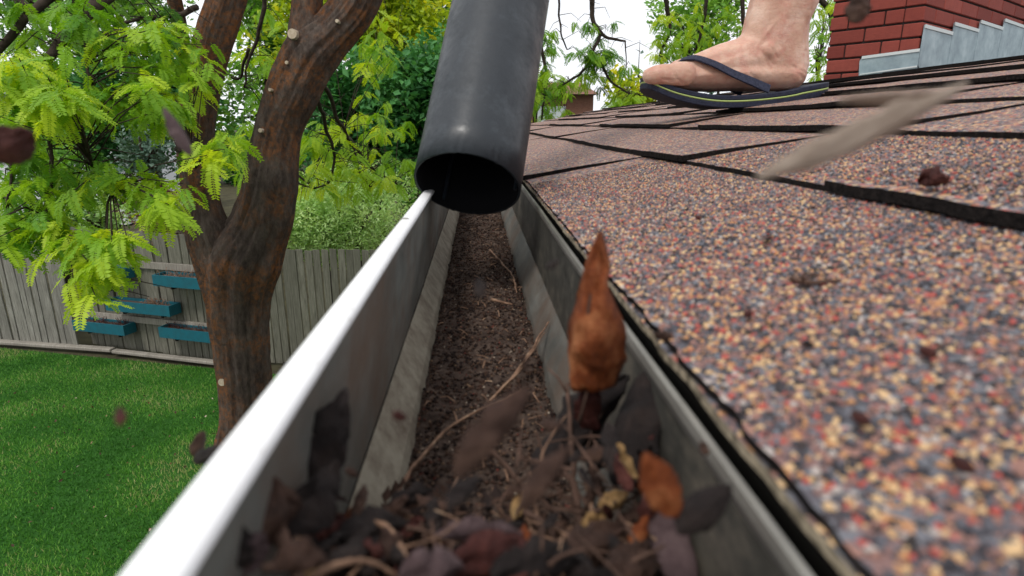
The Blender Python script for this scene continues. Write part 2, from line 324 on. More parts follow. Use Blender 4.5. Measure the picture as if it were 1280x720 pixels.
# starter strip with ragged tan edge
def slab(x0, x1, y0, y1, ftop, thk, ny, nxs, rag, seed, skew=0.0):
    vs = []; fs = []; mi = []
    def rg(y, e): return rag*(.55*fbm((y*60+seed*3.1, e*7.7+seed, seed*.37), 1, 3)+.6*fbm((y*420+seed, e, seed), 1, 2))
    for j in range(ny+1):
        for i in range(nxs+1):
            u = i/nxs; v_ = j/ny
            y = y0+(y1-y0)*v_; x = x0+(x1-x0)*u
            if i == 0: x += rg(y, 0)
            if j == 0: y += rag*fbm((x*70+seed, 3.3, seed), 1, 2)
            if j == ny: y += rag*fbm((x*70-seed, 9.3, seed), 1, 2)
            vs.append((x, y+skew*(x-x0), ftop(x, y)))
    nt_ = len(vs); vs += [(x, y, z-thk) for x, y, z in vs]
    W = nxs+1
    for j in range(ny):
        for i in range(nxs):
            a = j*W+i; fs.append((a, a+1, a+W+1, a+W)); mi.append(0)
    for j in range(ny):
        a = j*W; fs.append((a, a+W, a+W+nt_, a+nt_)); mi.append(1)
        a = j*W+nxs; fs.append((a+W, a, a+nt_, a+W+nt_)); mi.append(1)
    for i in range(nxs):
        fs.append((i+1, i, i+nt_, i+1+nt_)); mi.append(1)
        a = ny*W+i; fs.append((a, a+1, a+1+nt_, a+nt_)); mi.append(1)
    for j in range(ny):
        for i in range(nxs):
            a = j*W+i+nt_; fs.append((a, a+W, a+W+1, a+1)); mi.append(1)
    return vs, fs, mi
vs, fs, mi = slab(.0449, .12, YS, YE, lambda x, y: zp(x)-.0006+.0004*fbm((y*25,x,4)), .0022, 900, 2, .0007, 5)
mesh('starter_strip', vs, fs, [M['granule'], M['starter']], house, False, mi)
course_lift = {}
def lift(ci, y, si):     # butt thickness of the strip si in course ci
    return THK*(.55 if ci == 0 else .85) + (.0005 if ci == 0 else .0020)*fbm((y*3.0+ci*7.3, si*5.1, ci), 1, 2)
STR = []; TABS = []
ncourse = 34
xb = [X0+EX*i*(1 if i < 8 else 1) for i in range(ncourse+2)]
offs = {0:-.33, 1:-.44, 2:-.12, 3:-.62}
for ci in range(ncourse):
    y = YS + (offs.get(ci, random.uniform(-.9, 0)))
    SL = .86; si = 0
    while y < YE:
        a = max(y, YS); b = min(y+SL, YE+random.uniform(-.012,.004))
        if b-a > .03: STR.append((ci, si, a, b))
        y += SL; si += 1
# first course joint close to Y=.5
def strip_top(ci, si, x, y):
    u = (x-xb[ci])/EX
    up = min(max(u, -.1), 1.4)
    return zp(x) + lift(ci, y, si)*(1-up) + .0008*fbm((x*14, y*14, ci*3.3+si), 1, 3)*(1 if up < 1 else 0) + (.0012*random.Random(ci*31+si).uniform(-1, 1))*(1-up)
for ci, si, a, b in STR:
    near = ci < 5
    ny = max(2, int((b-a)/(.0035 if near else .03 if ci < 12 else .08)))
    gap = .0022
    vs, fs, mi = slab(xb[ci], xb[ci]+EX*1.12, a+gap, b-gap, lambda x, y: strip_top(ci, si, x, y), THK*(.42 if ci == 0 else .85), ny, 8 if near else 3, .0016 if near else .002, ci*13.7+si*3.3, random.uniform(-.02,.02))
    mesh('shingle', vs, fs, [M['granule'], M['edge']], house, False, mi)
# overlaid laminate tabs (the doubled edges seen on the strips)
rt = random.Random(3)
spec = {0: [(.57,1.27),(1.42,2.08),(2.32,2.95),(3.1,3.5)], 1: [(-.3,.262),(.455,1.02),(1.22,1.9),(2.1,2.8),(3.0,3.5)], 2: [(-.2,.215),(.40,.74),(.86,1.35),(1.6,2.3),(2.5,3.4)], 3: [(-.1,.36),(.55,.98),(1.15,1.7),(1.9,2.9)]}
def cstrip(ci, y):
    for a, b, si in smap[ci]:
        if a <= y <= b: return si
    return 0
smap = {}
for ci, si, a, b in STR: smap.setdefault(ci, []).append((a, b, si))
for ci in range(18):
    if ci in spec: segs = spec[ci]
    else:
        segs = []; y = YS+rt.uniform(0,.3)
        while y < YE-.2: w_ = rt.uniform(.3,.65); segs.append((y, min(y+w_, YE-.02))); y += w_+rt.uniform(.06,.25)
    for y0_, y1_ in segs:
        near = ci < 5; si = cstrip(ci, (y0_+y1_)/2); hh_ = rt.uniform(.0022,.0040)
        def ft(x, yy, ci=ci, si=si): return strip_top(ci, si, x, yy)+hh_*max(.12, 1-.75*(x-xb[ci])/EX)
        vs, fs, mi = slab(xb[ci]-.003-rt.random()*.002, xb[ci]+EX*1.0, y0_, y1_, ft, .0046, max(2, int((y1_-y0_)/(.0035 if near else .04))), 10 if near else 3, .0011, ci*3.7+y0_*11, rt.uniform(-.06,.06))
        mesh('shingle_tab', vs, fs, [M['granule'], M['edge']], house, False, mi)
        TABS.append((ci, si, y0_, y1_))
# loose stone granules standing on the nearest shingles
def surf(x, y):
    ci = int((x-X0)/EX); 
    for c2, si, a, b in STR:
        if c2 == ci and a <= y <= b: return strip_top(ci, si, x, y)
    return zp(x)
OCT = np.array([(1,0,0),(-1,0,0),(0,1,0),(0,-1,0),(0,0,1),(0,0,-1)], float)
OF = np.array([(0,2,4),(2,1,4),(1,3,4),(3,0,4),(2,0,5),(1,2,5),(3,1,5),(0,3,5)])
def pebbles(name, pts, rad, mat, parent, tint):
    n = len(pts); s_ = np.asarray(rad)[:,None,None]*RNG.uniform(.6, 1.3, (n, 6, 1))*np.array([1,1,.75])
    q = RNG.uniform(0, 6.28, n); c, s2 = np.cos(q), np.sin(q)
    R_ = np.zeros((n,3,3)); R_[:,0,0] = c; R_[:,0,1] = -s2; R_[:,1,0] = s2; R_[:,1,1] = c; R_[:,2,2] = 1
    tl = RNG.uniform(-.7, .7, n); T = np.zeros((n,3,3)); T[:,0,0] = 1; T[:,1,1] = np.cos(tl); T[:,1,2] = -np.sin(tl); T[:,2,1] = np.sin(tl); T[:,2,2] = np.cos(tl)
    V = np.einsum('nij,nkj->nki', T @ R_, OCT[None]*s_)+np.asarray(pts)[:,None,:]
    Fc = (OF[None]+6*np.arange(n)[:,None,None]).reshape(-1,3)
    return mesh(name, V.reshape(-1,3), Fc, mat, parent, True, attr=np.repeat(tint, 8))
pts = []; rad = []
stripmap = {}
for c2, si, a, b in STR: stripmap.setdefault(c2, []).append((a, b, si))
def sample(nn, x0, x1, y0, y1, r):
    for _ in range(nn):
        x = random.uniform(x0, x1); y = random.uniform(y0, y1)
        if x/y > 1.25 and y > .02: continue
        ci = int((x-X0)/EX); si = 0
        for a, b, s3 in stripmap[ci]:
            if a <= y <= b: si = s3
        z = strip_top(ci, si, x, y)
        for c2, s2, a, b in TABS:
            if c2 == ci and a < y < b: z = strip_top(ci, s2, x, y)+.0040*max(.12, 1-.75*(x-xb[ci])/EX)
        pts.append((x, y, z+.00005)); rad.append(r*random.uniform(.6, 1.25))
sample(17000, .0468, .157, .02, .26, .00100)
sample(19000, .0468, .157, .26, .52, .00092)
sample(11000, .160, .27, .12, .45, .00092)
big = np.array([noise.noise(Vector(p)*42) for p in pts])
o = pebbles('granule_coat', pts, rad, M['pebble'], house, np.clip(RNG.random(len(pts))+big*.35, 0, 1)); tag(o, kind='stuff')

# ------------------------------------------------------------------ gutter
gut = empty('rain_gutter', (0, 1.4, -.13)); tag(gut, 'white metal rain gutter full of debris running away along the shingle edge', 'gutter')
def extr(name, prof, y0, y1, mat, parent, ny=1, thick=.0008, wob=0, smooth=False):
    mb = MB(); n_ = len(prof); off = []
    for i in range(n_):
        a = Vector(prof[max(i-1,0)]); b = Vector(prof[min(i+1,n_-1)]); t = (b-a).normalized(); nn = Vector((t.y, -t.x)); off.append((prof[i][0]+nn.x*thick, prof[i][1]+nn.y*thick))
    loop = list(prof)+off[::-1]; m_ = len(loop)
    for j in range(ny+1):
        y = y0+(y1-y0)*j/ny
        for k_, (x, z) in enumerate(loop):
            e = wob*fbm((y*5, x*30, z*30), 1, 2); mb.v.append((x+e, y, z+e*.4))
    for j in range(ny):
        for i in range(m_):
            i2 = (i+1) % m_; mb.f.append((j*m_+i, j*m_+i2, (j+1)*m_+i2, (j+1)*m_+i))
    mb.f.append(tuple(reversed(range(m_)))); mb.f.append(tuple(ny*m_+i for i in range(m_))); mb.m = [0]*len(mb.f)
    o = mb.build(name, mat, parent, smooth); 
    bm = bmesh.new(); bm.from_mesh(o.data); bmesh.ops.recalc_face_normals(bm, faces=bm.faces); bm.to_mesh(o.data); bm.free(); return o
GY0, GY1 = -.5, 3.4
# outer ogee face
extr('front_face', [(-.0407,-.0520),(-.0420,-.062),(-.0435,-.078),(-.0500,-.090),(-.0560,-.104),(-.0540,-.120),(-.0450,-.134),(-.0410,-.1365)], GY0, GY1, M['white'], gut, 60, .0009, .0003)
# white rolled lip: what the photo shows as the bright band
extr('rolled_lip', [(-.0366,-.0522),(-.0351,-.0512),(-.0346,-.0504),(-.0351,-.0498),(-.0380,-.0495),(-.0398,-.0494),(-.0406,-.0499),(-.0410,-.0515),(-.0412,-.0600)], GY0, GY1, M['white'], gut, 90, .0009, .0003, True)
extr('front_lining', [(-.0355,-.0515),(-.0372,-.075),(-.0392,-.095),(-.0405,-.1118)], GY0, GY1, M['gin'], gut, 60, .0008, .0005)
extr('front_ledge', [(-.0402,-.1122),(-.0360,-.1195),(-.0310,-.127),(-.0290,-.1330)], GY0, GY1, M['ledge'], gut, 120, .0008, .0006)
extr('floor', [(-.0310,-.1335),(.036,-.1335)], GY0, GY1, M['gin'], gut, 20)
extr('back_ledge', [(.0335,-.1335),(.0352,-.1270),(.0400,-.118),(.0452,-.1085)], GY0, GY1, M['gin'], gut, 60, .0008, .0005)
extr('back_wall', [(.0455,-.1080),(.0468,-.088),(.0478,-.0675)], GY0, GY1, M['gback'], gut, 60, .0008, .0005)
extr('back_flange', [(.0474,-.0695),(.0464,-.0662),(.0466,-.0638),(.0478,-.0630)], GY0, GY1, M['flange'], gut, 60, .0008, .0006)
extr('seam', [(-.0403,-.1105),(-.0407,-.1130)], GY0, .9, M['edge'], gut, 60, .0007, .0005)
for yy in (.055, .75, 1.45, 2.15, 2.85):
    mb = MB(); mb.box((-.0338,yy-.007,-.0600),(.0470,yy+.007,-.0588)); mb.box((-.0338,yy-.007,-.0588),(-.0326,yy+.007,-.0530)); mb.box((.0455,yy-.007,-.0588),(.0467,yy+.007,-.050-.012))
    mb.tube([(.03,yy,-.0586),(.03,yy,-.0570)], .0045, 10)
    o = mb.build('hanger', M['flange'], gut)
for yy in (.32, .95, 1.7):   # rivets in the lip line
    mb = MB(); mb.tube([(-.0392,yy,-.0494),(-.0392,yy,-.0484)], .0022, 10); mb.build('rivet', M['flange'], gut)
# settled soil
nx, ny = 46, 620; vs = []
for j in range(ny+1):
    y = .05+3.2*(j/ny)**1.7
    for i in range(nx+1):
        u = i/nx; x = -.0292+.0634*u
        e = min(u, 1-u)*2
        z = -.1302+.0035*(1-(2*u-1)**2)*.8+.0030*fbm((x*45, y*45, 0), 1, 4)+.0016*fbm((x*170, y*170, 3), 1, 3) - (.0015 if e < .08 else 0)
        vs.append((x+(.0008*fbm((y*60,1,1)) if i in (0, nx) else 0), y, z))
fs = [(j*(nx+1)+i, j*(nx+1)+i+1, (j+1)*(nx+1)+i+1, (j+1)*(nx+1)+i) for j in range(ny) for i in range(nx)]
o = mesh('soil', vs, fs, M['soil'], None, True); tag(o, 'dark brown soil and silt settled along the gutter floor', 'soil', kind='stuff')
def soilz(x, y):
    u = (x+.0292)/.0634; return -.1302+.0035*(1-(2*u-1)**2)*.8+.0030*fbm((x*45, y*45, 0), 1, 4)
pts = []; rad = []
for _ in range(26000):
    y = .07+1.0*random.random()**1.5; x = random.uniform(-.0285,.0335); r = random.choice((.0003,.0005,.0007,.0009,.0012))*random.uniform(.7,1.2)
    pts.append((x, y, soilz(x, y)+r*.3)); rad.append(r)
o = pebbles('debris_crumbs', pts, rad, M['crumb'], None, np.where(np.array(rad) > .0009, RNG.random(len(pts))*.7, RNG.random(len(pts)))); tag(o, 'fine crumbs, seeds and loose roof grit on the gutter soil', 'debris', kind='stuff')
# short plant fibres on the soil
mb = MB()
for _ in range(130):
    y = .09+.75*random.random()**1.4; x = random.uniform(-.027,.032); a = random.uniform(0, 6.28); l = random.uniform(.003,.012)
    p = Vector((x, y, soilz(x, y)+.0012)); q = p+Vector((math.cos(a)*l*.6, math.sin(a)*l, random.uniform(0,.002))); q.x = min(max(q.x,-.028),.033)
    mb.tube([p, (p+q)/2+Vector((0,0,random.uniform(0,.0015))), q], random.uniform(.0002,.00045), 4, 0)
o = mb.build('plant_fibres', M['twig']); tag(o, 'short pale plant fibres scattered over the gutter soil', 'debris', kind='stuff')

# ------------------------------------------------------------------ dried leaves and twigs
def dried_leaf(label, p0, p1, width, mat, roll=0.0, curl=.6, wrinkle=.15, fold=.3, stem=True, group=None, cat='dried leaf', seed=None, lobes=0, broad=False):
    p0 = Vector(p0); p1 = Vector(p1); L = (p1-p0).length; d = (p1-p0).normalized()
    view = ((p0+p1)/2).normalized(); side = d.cross(view).normalized(); nn = side.cross(d).normalized()
    q = Quaternion(d, roll); side = q @ side; nn = q @ nn
    sd_ = seed if seed is not None else random.uniform(0, 99)
    nu, nv = 30, 12; vs = []; fs = []
    c = (p0+p1)/2
    for i in range(nu+1):
        u = i/nu; w0 = math.sin(math.pi*u**.85)**.75*width/2*(1+.22*fbm((u*7, sd_, 1), 1, 3))
        if broad: w0 = width/2*(min(1, (1-u)/.72)**.85)*(.62+.38*min(1,u/.3))*(1+.20*fbm((u*5, sd_, 4), 1, 4))
        if lobes: w0 *= .62+.38*abs(math.sin(u*math.pi*lobes+sd_))**.6
        w0 = max(w0, width*.01)
        for j in range(nv+1):
            v_ = j/nv*2-1
            a = v_*w0; bend = curl*(v_**2)*w0 - fold*abs(v_)*w0*.5
            z = bend + wrinkle*width*.28*fbm((u*4+sd_, v_*1.6, sd_), 1, 4) - .05*width*math.exp(-(v_*6)**2) + curl*.25*L*(u-.5)**2
            vs.append(d*((u-.5)*L)+side*a+nn*z)
    for i in range(nu):
        for j in range(nv):
            a = i*(nv+1)+j; fs.append((a, a+1, a+nv+2, a+nv+1))
    o = mesh('dried_leaf', [tuple(v) for v in vs], fs, mat, None, True); o.location = c
    m = o.modifiers.new('thickness', 'SOLIDIFY'); m.thickness = .0003
    tag(o, label, cat, group)
    if stem:
        mb = MB(); mb.tube([d*(-.5*L-.18*L)+nn*.03*L, d*(-.5*L)+nn*curl*.0625*L, d*(0)+nn*(-.0003), d*(.42*L)+nn*curl*.04*L], [.0006,.0006,.0005,.0002], 5)
        s_ = mesh('stem', mb.v, mb.f, M['twigd'], None, True); s_.parent = o
    return o
def twig(label, pts, r, mat='twig', side=0, group=None):
    pp = spline(pts, 7); n_ = len(pp); mb = MB()
    pp = [p+Vector((fbm(p*90+Vector((1,0,0))), fbm(p*90), fbm(p*90+Vector((0,5,0)))))*r*.9 for p in pp]
    rr = [r*(1.15-.65*i/n_)*(1+.15*math.sin(i*2.1)) for i in range(n_)]
    mb.tube(pp, rr, 7)
    for k_ in range(side):
        i = random.randrange(2, n_-2); p = pp[i]; t = (pp[i+1]-pp[i-1]).normalized(); s_ = t.cross(Vector((0,0,1))).normalized()*(1 if k_ % 2 else -1)
        q = p+(t*.6+s_*.6+Vector((0,0,.3)))*r*9; mb.tube([p, (p+q)/2+Vector((0,0,r)), q], [r*.5,r*.4,r*.25], 5)
    o = mb.build('twig', M[mat], None, True); tag(o, label, 'twig', group); return o
# airborne leaves, blown up by the tube
dried_leaf('large curled orange brown leaf standing up against the gutter back wall', P(726,494,.135), P(744,290,.140), .0165, M['leaf_orange'], -.25, 2.2, .9, 1.6, True, seed=3.3, broad=True)
dried_leaf('darker torn leaf scrap clinging below the large upright orange leaf', P(748,540,.145), P(735,455,.14), .0085, M['leaf_red'], .5, 1.3, .9, .5, False, seed=8.1, broad=True)
dried_leaf('soft brown leaf blown up left of the upright orange leaf', P(655,640,.066), P(715,560,.068), .0042, M['leaf_brown'], .9, .8, .5, .3, False, seed=23, lobes=2)
dried_leaf('smaller brown leaf in the air above the middle of the pile', P(560,640,.075), P(600,600,.078), .0042, M['leaf_dark'], .9, .8, .5, .3, False, seed=24, lobes=2)
dried_leaf('long pale beige leaf flying low over the shingles right of the sandal', P(950,224,.062), P(1215,106,.068), .0034, M['leaf_beige'], .55, .4, .25, .5, False, seed=5)
dried_leaf('slim brown leaf flying just above the pale beige leaf over the shingles', P(1050,128,.075), P(1200,116,.08), .0022, M['leaf_beige'], .9, .4, .3, .5, False, seed=6)
dried_leaf('small dark leaf in the air in front of the brick chimney', P(1070,28,.15), P(1076,-8,.15), .0052, M['leaf_brown'], .1, .5, .3, .3, False, seed=7)
dried_leaf('dark red leaf in the air cut by the left edge of the picture', P(-22,200,.13), P(40,166,.13), .0085, M['leaf_red'], .2, .6, .3, .3, False, seed=2)
dried_leaf('grey brown curled leaf in the air in front of the left tree stem', P(240,192,.15), P(206,134,.15), .0032, M['leaf_mauve'], .5, .9, .3, .3, False, seed=1)
dried_leaf('dark leaf fluttering at the outer edge of the white gutter lip', P(238,580,.145), P(280,563,.135), .0042, M['leaf_dark'], .3, .9, .4, .5, False, seed=12)
dried_leaf('small olive brown leaf just above the dark one at the gutter lip', P(243,572,.15), P(254,540,.15), .0035, M['leaf_brown'], .3, .9, .4, .5, False, seed=13)
dried_leaf('small orange brown round leaf in front of the gutter back wall', P(846,646,.078), P(806,568,.078), .0058, M['leaf_orange'], .2, .4, .2, .3, False, seed=14)
dried_leaf('small near black round leaf right of the small orange brown one', P(846,666,.078), P(914,608,.078), .0052, M['leaf_dark'], .2, .5, .2, .3, False, seed=15)
dried_leaf('long mauve grey leaf leaning up beside the gutter back wall at the bottom', P(868,760,.095), P(806,588,.13), .0085, M['leaf_mauve'], .1, .5, .25, .4, False, seed=16)
dried_leaf('blackish crumpled leaf on the upper inner face of the gutter front', P(402,625,.112), P(436,486,.124), .0115, M['leaf_dark'], .6, 1.0, .6, .4, False, seed=17, lobes=3)
dried_leaf('dark torn leaf hanging below the blackish crumpled one on the gutter front', P(362,668,.092), P(420,575,.106), .0095, M['leaf_dark'], -.3, .9, .7, .3, False, seed=18, lobes=2)
dried_leaf('brown blurred leaf tumbling in the air above the middle of the soil', P(575,600,.062), P(665,488,.065), .0055, M['leaf_brown'], .8, .8, .5, .3, False, seed=19)
dried_leaf('dark brown leaf tumbling right of the middle one under the orange leaf', P(680,610,.14), P(790,470,.17), .018, M['leaf_dark'], .7, .8, .6, .3, True, seed=20, lobes=2)
dried_leaf('brown leaf wedged low between the upright orange leaf and the back wall', P(765,600,.13), P(815,440,.165), .016, M['leaf_dark'], -.6, .8, .5, .3, False, seed=21)
where = ['over the soil just left of the orange leaf','over the soil below the blower tube','over the left ledge of the gutter','above the pile at lower left','above the pile centre','between the pile and the back wall','over the eave edge of the shingles','over the near shingles at right','over the lawn beside the white lip','in front of the back wall below the flange','over the near shingles above the flange','over the white lip at lower left','just under the upright orange leaf','left of the upright orange leaf tip']
spots_ = [(655,455),(600,360),(500,520),(440,590),(610,630),(760,640),(830,420),(960,300),(150,520),(880,560),(1010,430),(300,545),(690,530),(690,330)]
for i, (wh, (px, py)) in enumerate(zip(where, spots_)):
    d_ = random.uniform(.07, .12); e = random.uniform(5, 13); a = random.uniform(0, 6.28)
    dried_leaf('tiny dark leaf crumb in the air '+wh, P(px-e*math.cos(a), py-e*math.sin(a), d_), P(px+e*math.cos(a), py+e*math.sin(a), d_*1.03), e*1.3*d_/F_PX, M[('leaf_brown','leaf_dark','leaf_red')[i % 3]], random.uniform(-1,1), .6, .8, .5, False, None, 'leaf crumb', seed=200+i)
# pile at the bottom
pile = [
 ('wide greyish brown leaf at the lower left of the pile by the white lip', (262,672,.082),(392,628,.095),.022,'leaf_brown',.4),
 ('tan yellow leaf standing in the pile just right of the thick red stick', (396,735,.085),(366,664,.088),.0062,'leaf_tan',.1),
 ('dark leaf behind the tan yellow leaf in the pile', (380,735,.10),(470,648,.12),.020,'leaf_dark',.3),
 ('mauve brown leaf rolled at the left end of the pile', (300,725,.078),(332,660,.082),.009,'leaf_mauve',.5),
 ('blackish leaf under the mauve brown rolled one', (268,730,.075),(300,640,.08),.011,'leaf_dark',-.4),
 ('purple brown long flat leaf across the front of the pile', (530,672,.092),(668,668,.095),.009,'leaf_mauve',.9),
 ('dark red brown leaf lying below the long flat purple one', (540,722,.086),(690,690,.095),.015,'leaf_red',.7),
 ('dark arched leaf left of the long flat purple leaf', (410,676,.10),(520,650,.11),.012,'leaf_dark',.4),
 ('brown leaf curled under the arched dark one', (440,712,.088),(520,680,.098),.012,'leaf_brown',.8),
 ('bright orange leaf scrap in the middle of the pile', (640,655,.13),(662,605,.135),.0058,'leaf_tan',.1),
 ('orange leaf fragment below the bright scrap', (660,700,.10),(655,650,.11),.006,'leaf_orange',.3),
 ('brown leaf at the right end of the pile under the crossing twigs', (700,720,.09),(790,650,.11),.014,'leaf_brown',.5),
 ('small tan leaf at the right end of the pile', (745,640,.12),(790,615,.125),.0065,'leaf_tan',.4),
 ('black wet leaf lying against the foot of the back wall', (730,600,.14),(800,520,.16),.013,'leaf_dark',.6),
 ('dark leaf filling the bottom centre of the picture', (600,728,.08),(740,700,.09),.015,'leaf_dark',.9),
 ('brown torn leaf at the bottom between the mauve leaf and the pile', (760,735,.085),(830,690,.095),.012,'leaf_brown',.2),
 ('black leaf lying flat on the floor left of the curved pale twig', (480,640,.125),(548,610,.135),.010,'leaf_dark',.9),
 ('small orange leaf in the pile beside the back wall', (790,690,.10),(812,640,.11),.005,'leaf_orange',.2),
 ('small brown leaf folded over the hanger strap', (330,712,.072),(420,700,.075),.010,'leaf_brown',1.0),
 ('grey brown leaf at the bottom edge of the picture centre', (480,745,.078),(590,705,.085),.014,'leaf_mauve',.7)]
for i, (lb, a, b, wd_, m_, ro) in enumerate(pile):
    c_ = (P(*a)+P(*b))/2; f_ = .78
    dried_leaf(lb, c_+(P(*a)-c_)*f_, c_+(P(*b)-c_)*f_, wd_*.68, M[m_], ro, .8, .5, .5, i % 3 == 0, 'dried leaves piled in the gutter', seed=30+i*1.7, lobes=(0,2,3)[i % 3])
def zone(px, py):
    a = 'by the white gutter lip' if px < 400 else 'left of the soil' if px < 520 else 'in the middle of the pile' if px < 660 else 'under the upright orange leaf' if px < 745 else 'against the back wall'
    return a+(' at the bottom edge' if py > 690 else ' in the upper layer' if py < 630 else '')
for i in range(110):
    px = random.uniform(262, 830); py = random.triangular(600, 735, 700) if px < 660 else random.uniform(540, 730); y = random.uniform(.082, .115) if py > 680 else random.uniform(.11, .14)
    c_ = P(px, py, y)
    if not (-.034 < c_.x < .042): continue
    a = random.uniform(0, 6.28); e = random.uniform(.0025, .0065); d_ = Vector((math.cos(a), math.sin(a), random.uniform(-.9,.9))).normalized()*e
    mk_ = random.choice(('leaf_brown','leaf_dark','leaf_dark','leaf_mauve','leaf_brown','leaf_red','leaf_orange','leaf_tan') if i % 4 == 0 else ('leaf_brown','leaf_dark','leaf_red','leaf_dark'))
    dried_leaf('small broken %s leaf fragment %s' % ({'leaf_brown':'brown','leaf_dark':'blackish','leaf_mauve':'mauve','leaf_red':'dark red','leaf_orange':'orange','leaf_tan':'tan'}[mk_], zone(px, py)), c_-d_, c_+d_, e*random.uniform(.6,1.1), M[mk_], random.uniform(-1.5,1.5), .7, .8, .5, False, 'small %s leaf fragments %s' % (mk_[5:], zone(px, py)), seed=100+i*1.3, lobes=random.choice((0,2,3)))
for i in range(90):
    px = random.choice((random.uniform(440, 815), random.gauss(715, 50))); py = random.uniform(550, 725) if px > 640 else random.uniform(640, 725); y = random.uniform(.085, .12) if py > 660 else random.uniform(.12, .155)
    c_ = P(px, py, y)
    if not (-.034 < c_.x < .042): continue
    a = random.uniform(0, 3.14); e = random.uniform(.004, .011); d_ = Vector((math.cos(a), math.sin(a)*.8, random.uniform(-.5,.8))).normalized()*e
    twig('thin dry stalk among leaves '+zone(px, py), [c_-d_, c_+Vector((random.uniform(-1,1),random.uniform(-1,1),random.uniform(0,1)))*e*.3, c_+d_], random.uniform(.0002,.00045), random.choice(('twig','twigd','twigd')), 0, 'thin stalks '+zone(px, py))
# bed of broken leaf matter under the pile (uncountable)
vs = []; fs = []; ti = []
for i in range(1500):
    px = random.uniform(255, 830); py = random.triangular(600, 745, 730)
    z = random.uniform(-.122,-.092) if 430 < px else random.uniform(-.118,-.085)
    p = G(px, py, z)
    if not (-.037 < p.x < .043): continue
    a = random.uniform(0, 6.28); e = random.uniform(.0012,.0045); u = Vector((math.cos(a), math.sin(a), random.uniform(-.6,.6))).normalized()*e; v2 = u.cross(Vector((random.uniform(-.6,.6),random.uniform(-.6,.6),1))).normalized()*e*random.uniform(.3,.8)
    b0 = len(vs); ln = u.cross(v2).normalized()*e*.3
    vs += [tuple(p-u), tuple(p+v2+ln), tuple(p+u), tuple(p-v2+ln)]; fs.append((b0,b0+1,b0+2,b0+3)); ti.append(random.random()*.75)
o = mesh('leaf_litter', vs, fs, M['crumb'], attr=ti); tag(o, 'broken dark leaf litter filling the near end of the gutter', 'leaf litter', kind='stuff')
# heap under it
nx, ny = 40, 60; vs = []
for j in range(ny+1):
    y = .02+.17*j/ny
    for i in range(nx+1):
        x = -.0375+.083*i/nx; t = max(0, 1-(y/.15)**2)
        h = t*(.022+.006*fbm((x*80,y*80,2),1,3)); zb = soilz(min(max(x,-.028),.034), y)
        vs.append((x, y, zb-.003+h+.002*fbm((x*260,y*260,5),1,3)))
fs = [(j*(nx+1)+i, j*(nx+1)+i+1, (j+1)*(nx+1)+i+1, (j+1)*(nx+1)+i) for j in range(ny) for i in range(nx)]
o = mesh('compost', vs, fs, M['soil'], None, True); tag(o, 'dark rotting compost under the leaf pile', 'compost', kind='stuff')
ZF = -.121
T = [
 ('long curved pale twig arching up the left side of the soil', [G(508,712,-.105),G(494,668,-.108),G(500,612,-.112),G(530,566,-.116),G(580,522,-.12),G(652,488,-.122)], .0009,'twig',1),
 ('straight pale twig leaning right of the long curved one', [G(528,712,-.104),G(550,640,-.108),G(584,576,-.114)], .0008,'twig',0),
 ('short pale twig crossing the tip of the long curved one', [G(622,524,-.119),G(652,486,-.119)], .0008,'twig',0),
 ('upper of two parallel twigs leaning on the back ledge', [G(630,486,ZF),G(664,438,ZF+.004),G(686,402,ZF+.008)], .0008,'twig',0),
 ('lower of two parallel twigs leaning on the back ledge', [G(612,500,ZF),G(650,462,ZF+.003),G(682,414,ZF+.006)], .0006,'twig',0),
 ('thin pale stem curving below the blower tube mouth', [G(612,312,ZF-.002),G(630,332,ZF),G(641,346,ZF),G(646,366,ZF)], .0009,'twig',2),
 ('short broken pale twig on the soil below the thin curving stem', [G(615,374,ZF-.002),G(640,381,ZF-.002)], .0011,'twig',0),
 ('thick reddish stick standing in the pile at the left', [P(372,725,.085),P(352,668,.09),P(342,625,.093),P(334,592,.095)], .0013,'twigd',1),
 ('short brown stick at the left end of the pile beside the white lip', [P(286,722,.078),P(280,680,.08)], .0009,'twigd',0),
 ('bent brown twig across the thick reddish stick', [P(290,650,.09),P(335,640,.092),P(366,618,.098)], .0007,'twigd',0),
 ('pale loop of stem along the bottom edge of the picture', [P(385,722,.075),P(420,706,.077),P(460,703,.08),P(500,722,.082)], .0006,'twig',0),
 ('brown stem rising vertically under the upright orange leaf', [P(726,690,.12),P(718,610,.135),P(714,540,.15),P(711,478,.163)], .0010,'twigd',1),
 ('pale twig crossing the right end of the pile upward', [P(735,692,.105),P(770,678,.108),P(803,660,.112)], .0006,'twig',0),
 ('brown twig sloping down to the right end of the pile', [P(655,640,.125),P(720,672,.115),P(795,700,.105)], .0007,'twigd',1),
 ('straight thin stalk in the middle of the pile leaning left', [P(672,650,.125),P(662,590,.14)], .0005,'twig',0),
 ('thin stalk beside the brown vertical stem', [P(742,650,.125),P(728,585,.14)], .0006,'twig',0),
 ('another thin stalk leaning right of the brown vertical stem', [P(756,640,.125),P(735,570,.145)], .0004,'twig',0),
 ('forked dark twig leaning above the pile centre', [P(610,560,.16),P(650,600,.15),P(700,650,.13)], .0008,'twigd',2),
 ('pale knobbly stem at the foot of the long curved twig', [P(512,718,.09),P(498,690,.094),P(486,662,.10),P(455,648,.11)], .0009,'twig',0),
]
for lb, pp, r, m_, sd2 in T: twig(lb, pp, r, m_, sd2, 'twigs lying in the gutter' if 'shingles' not in lb else None)
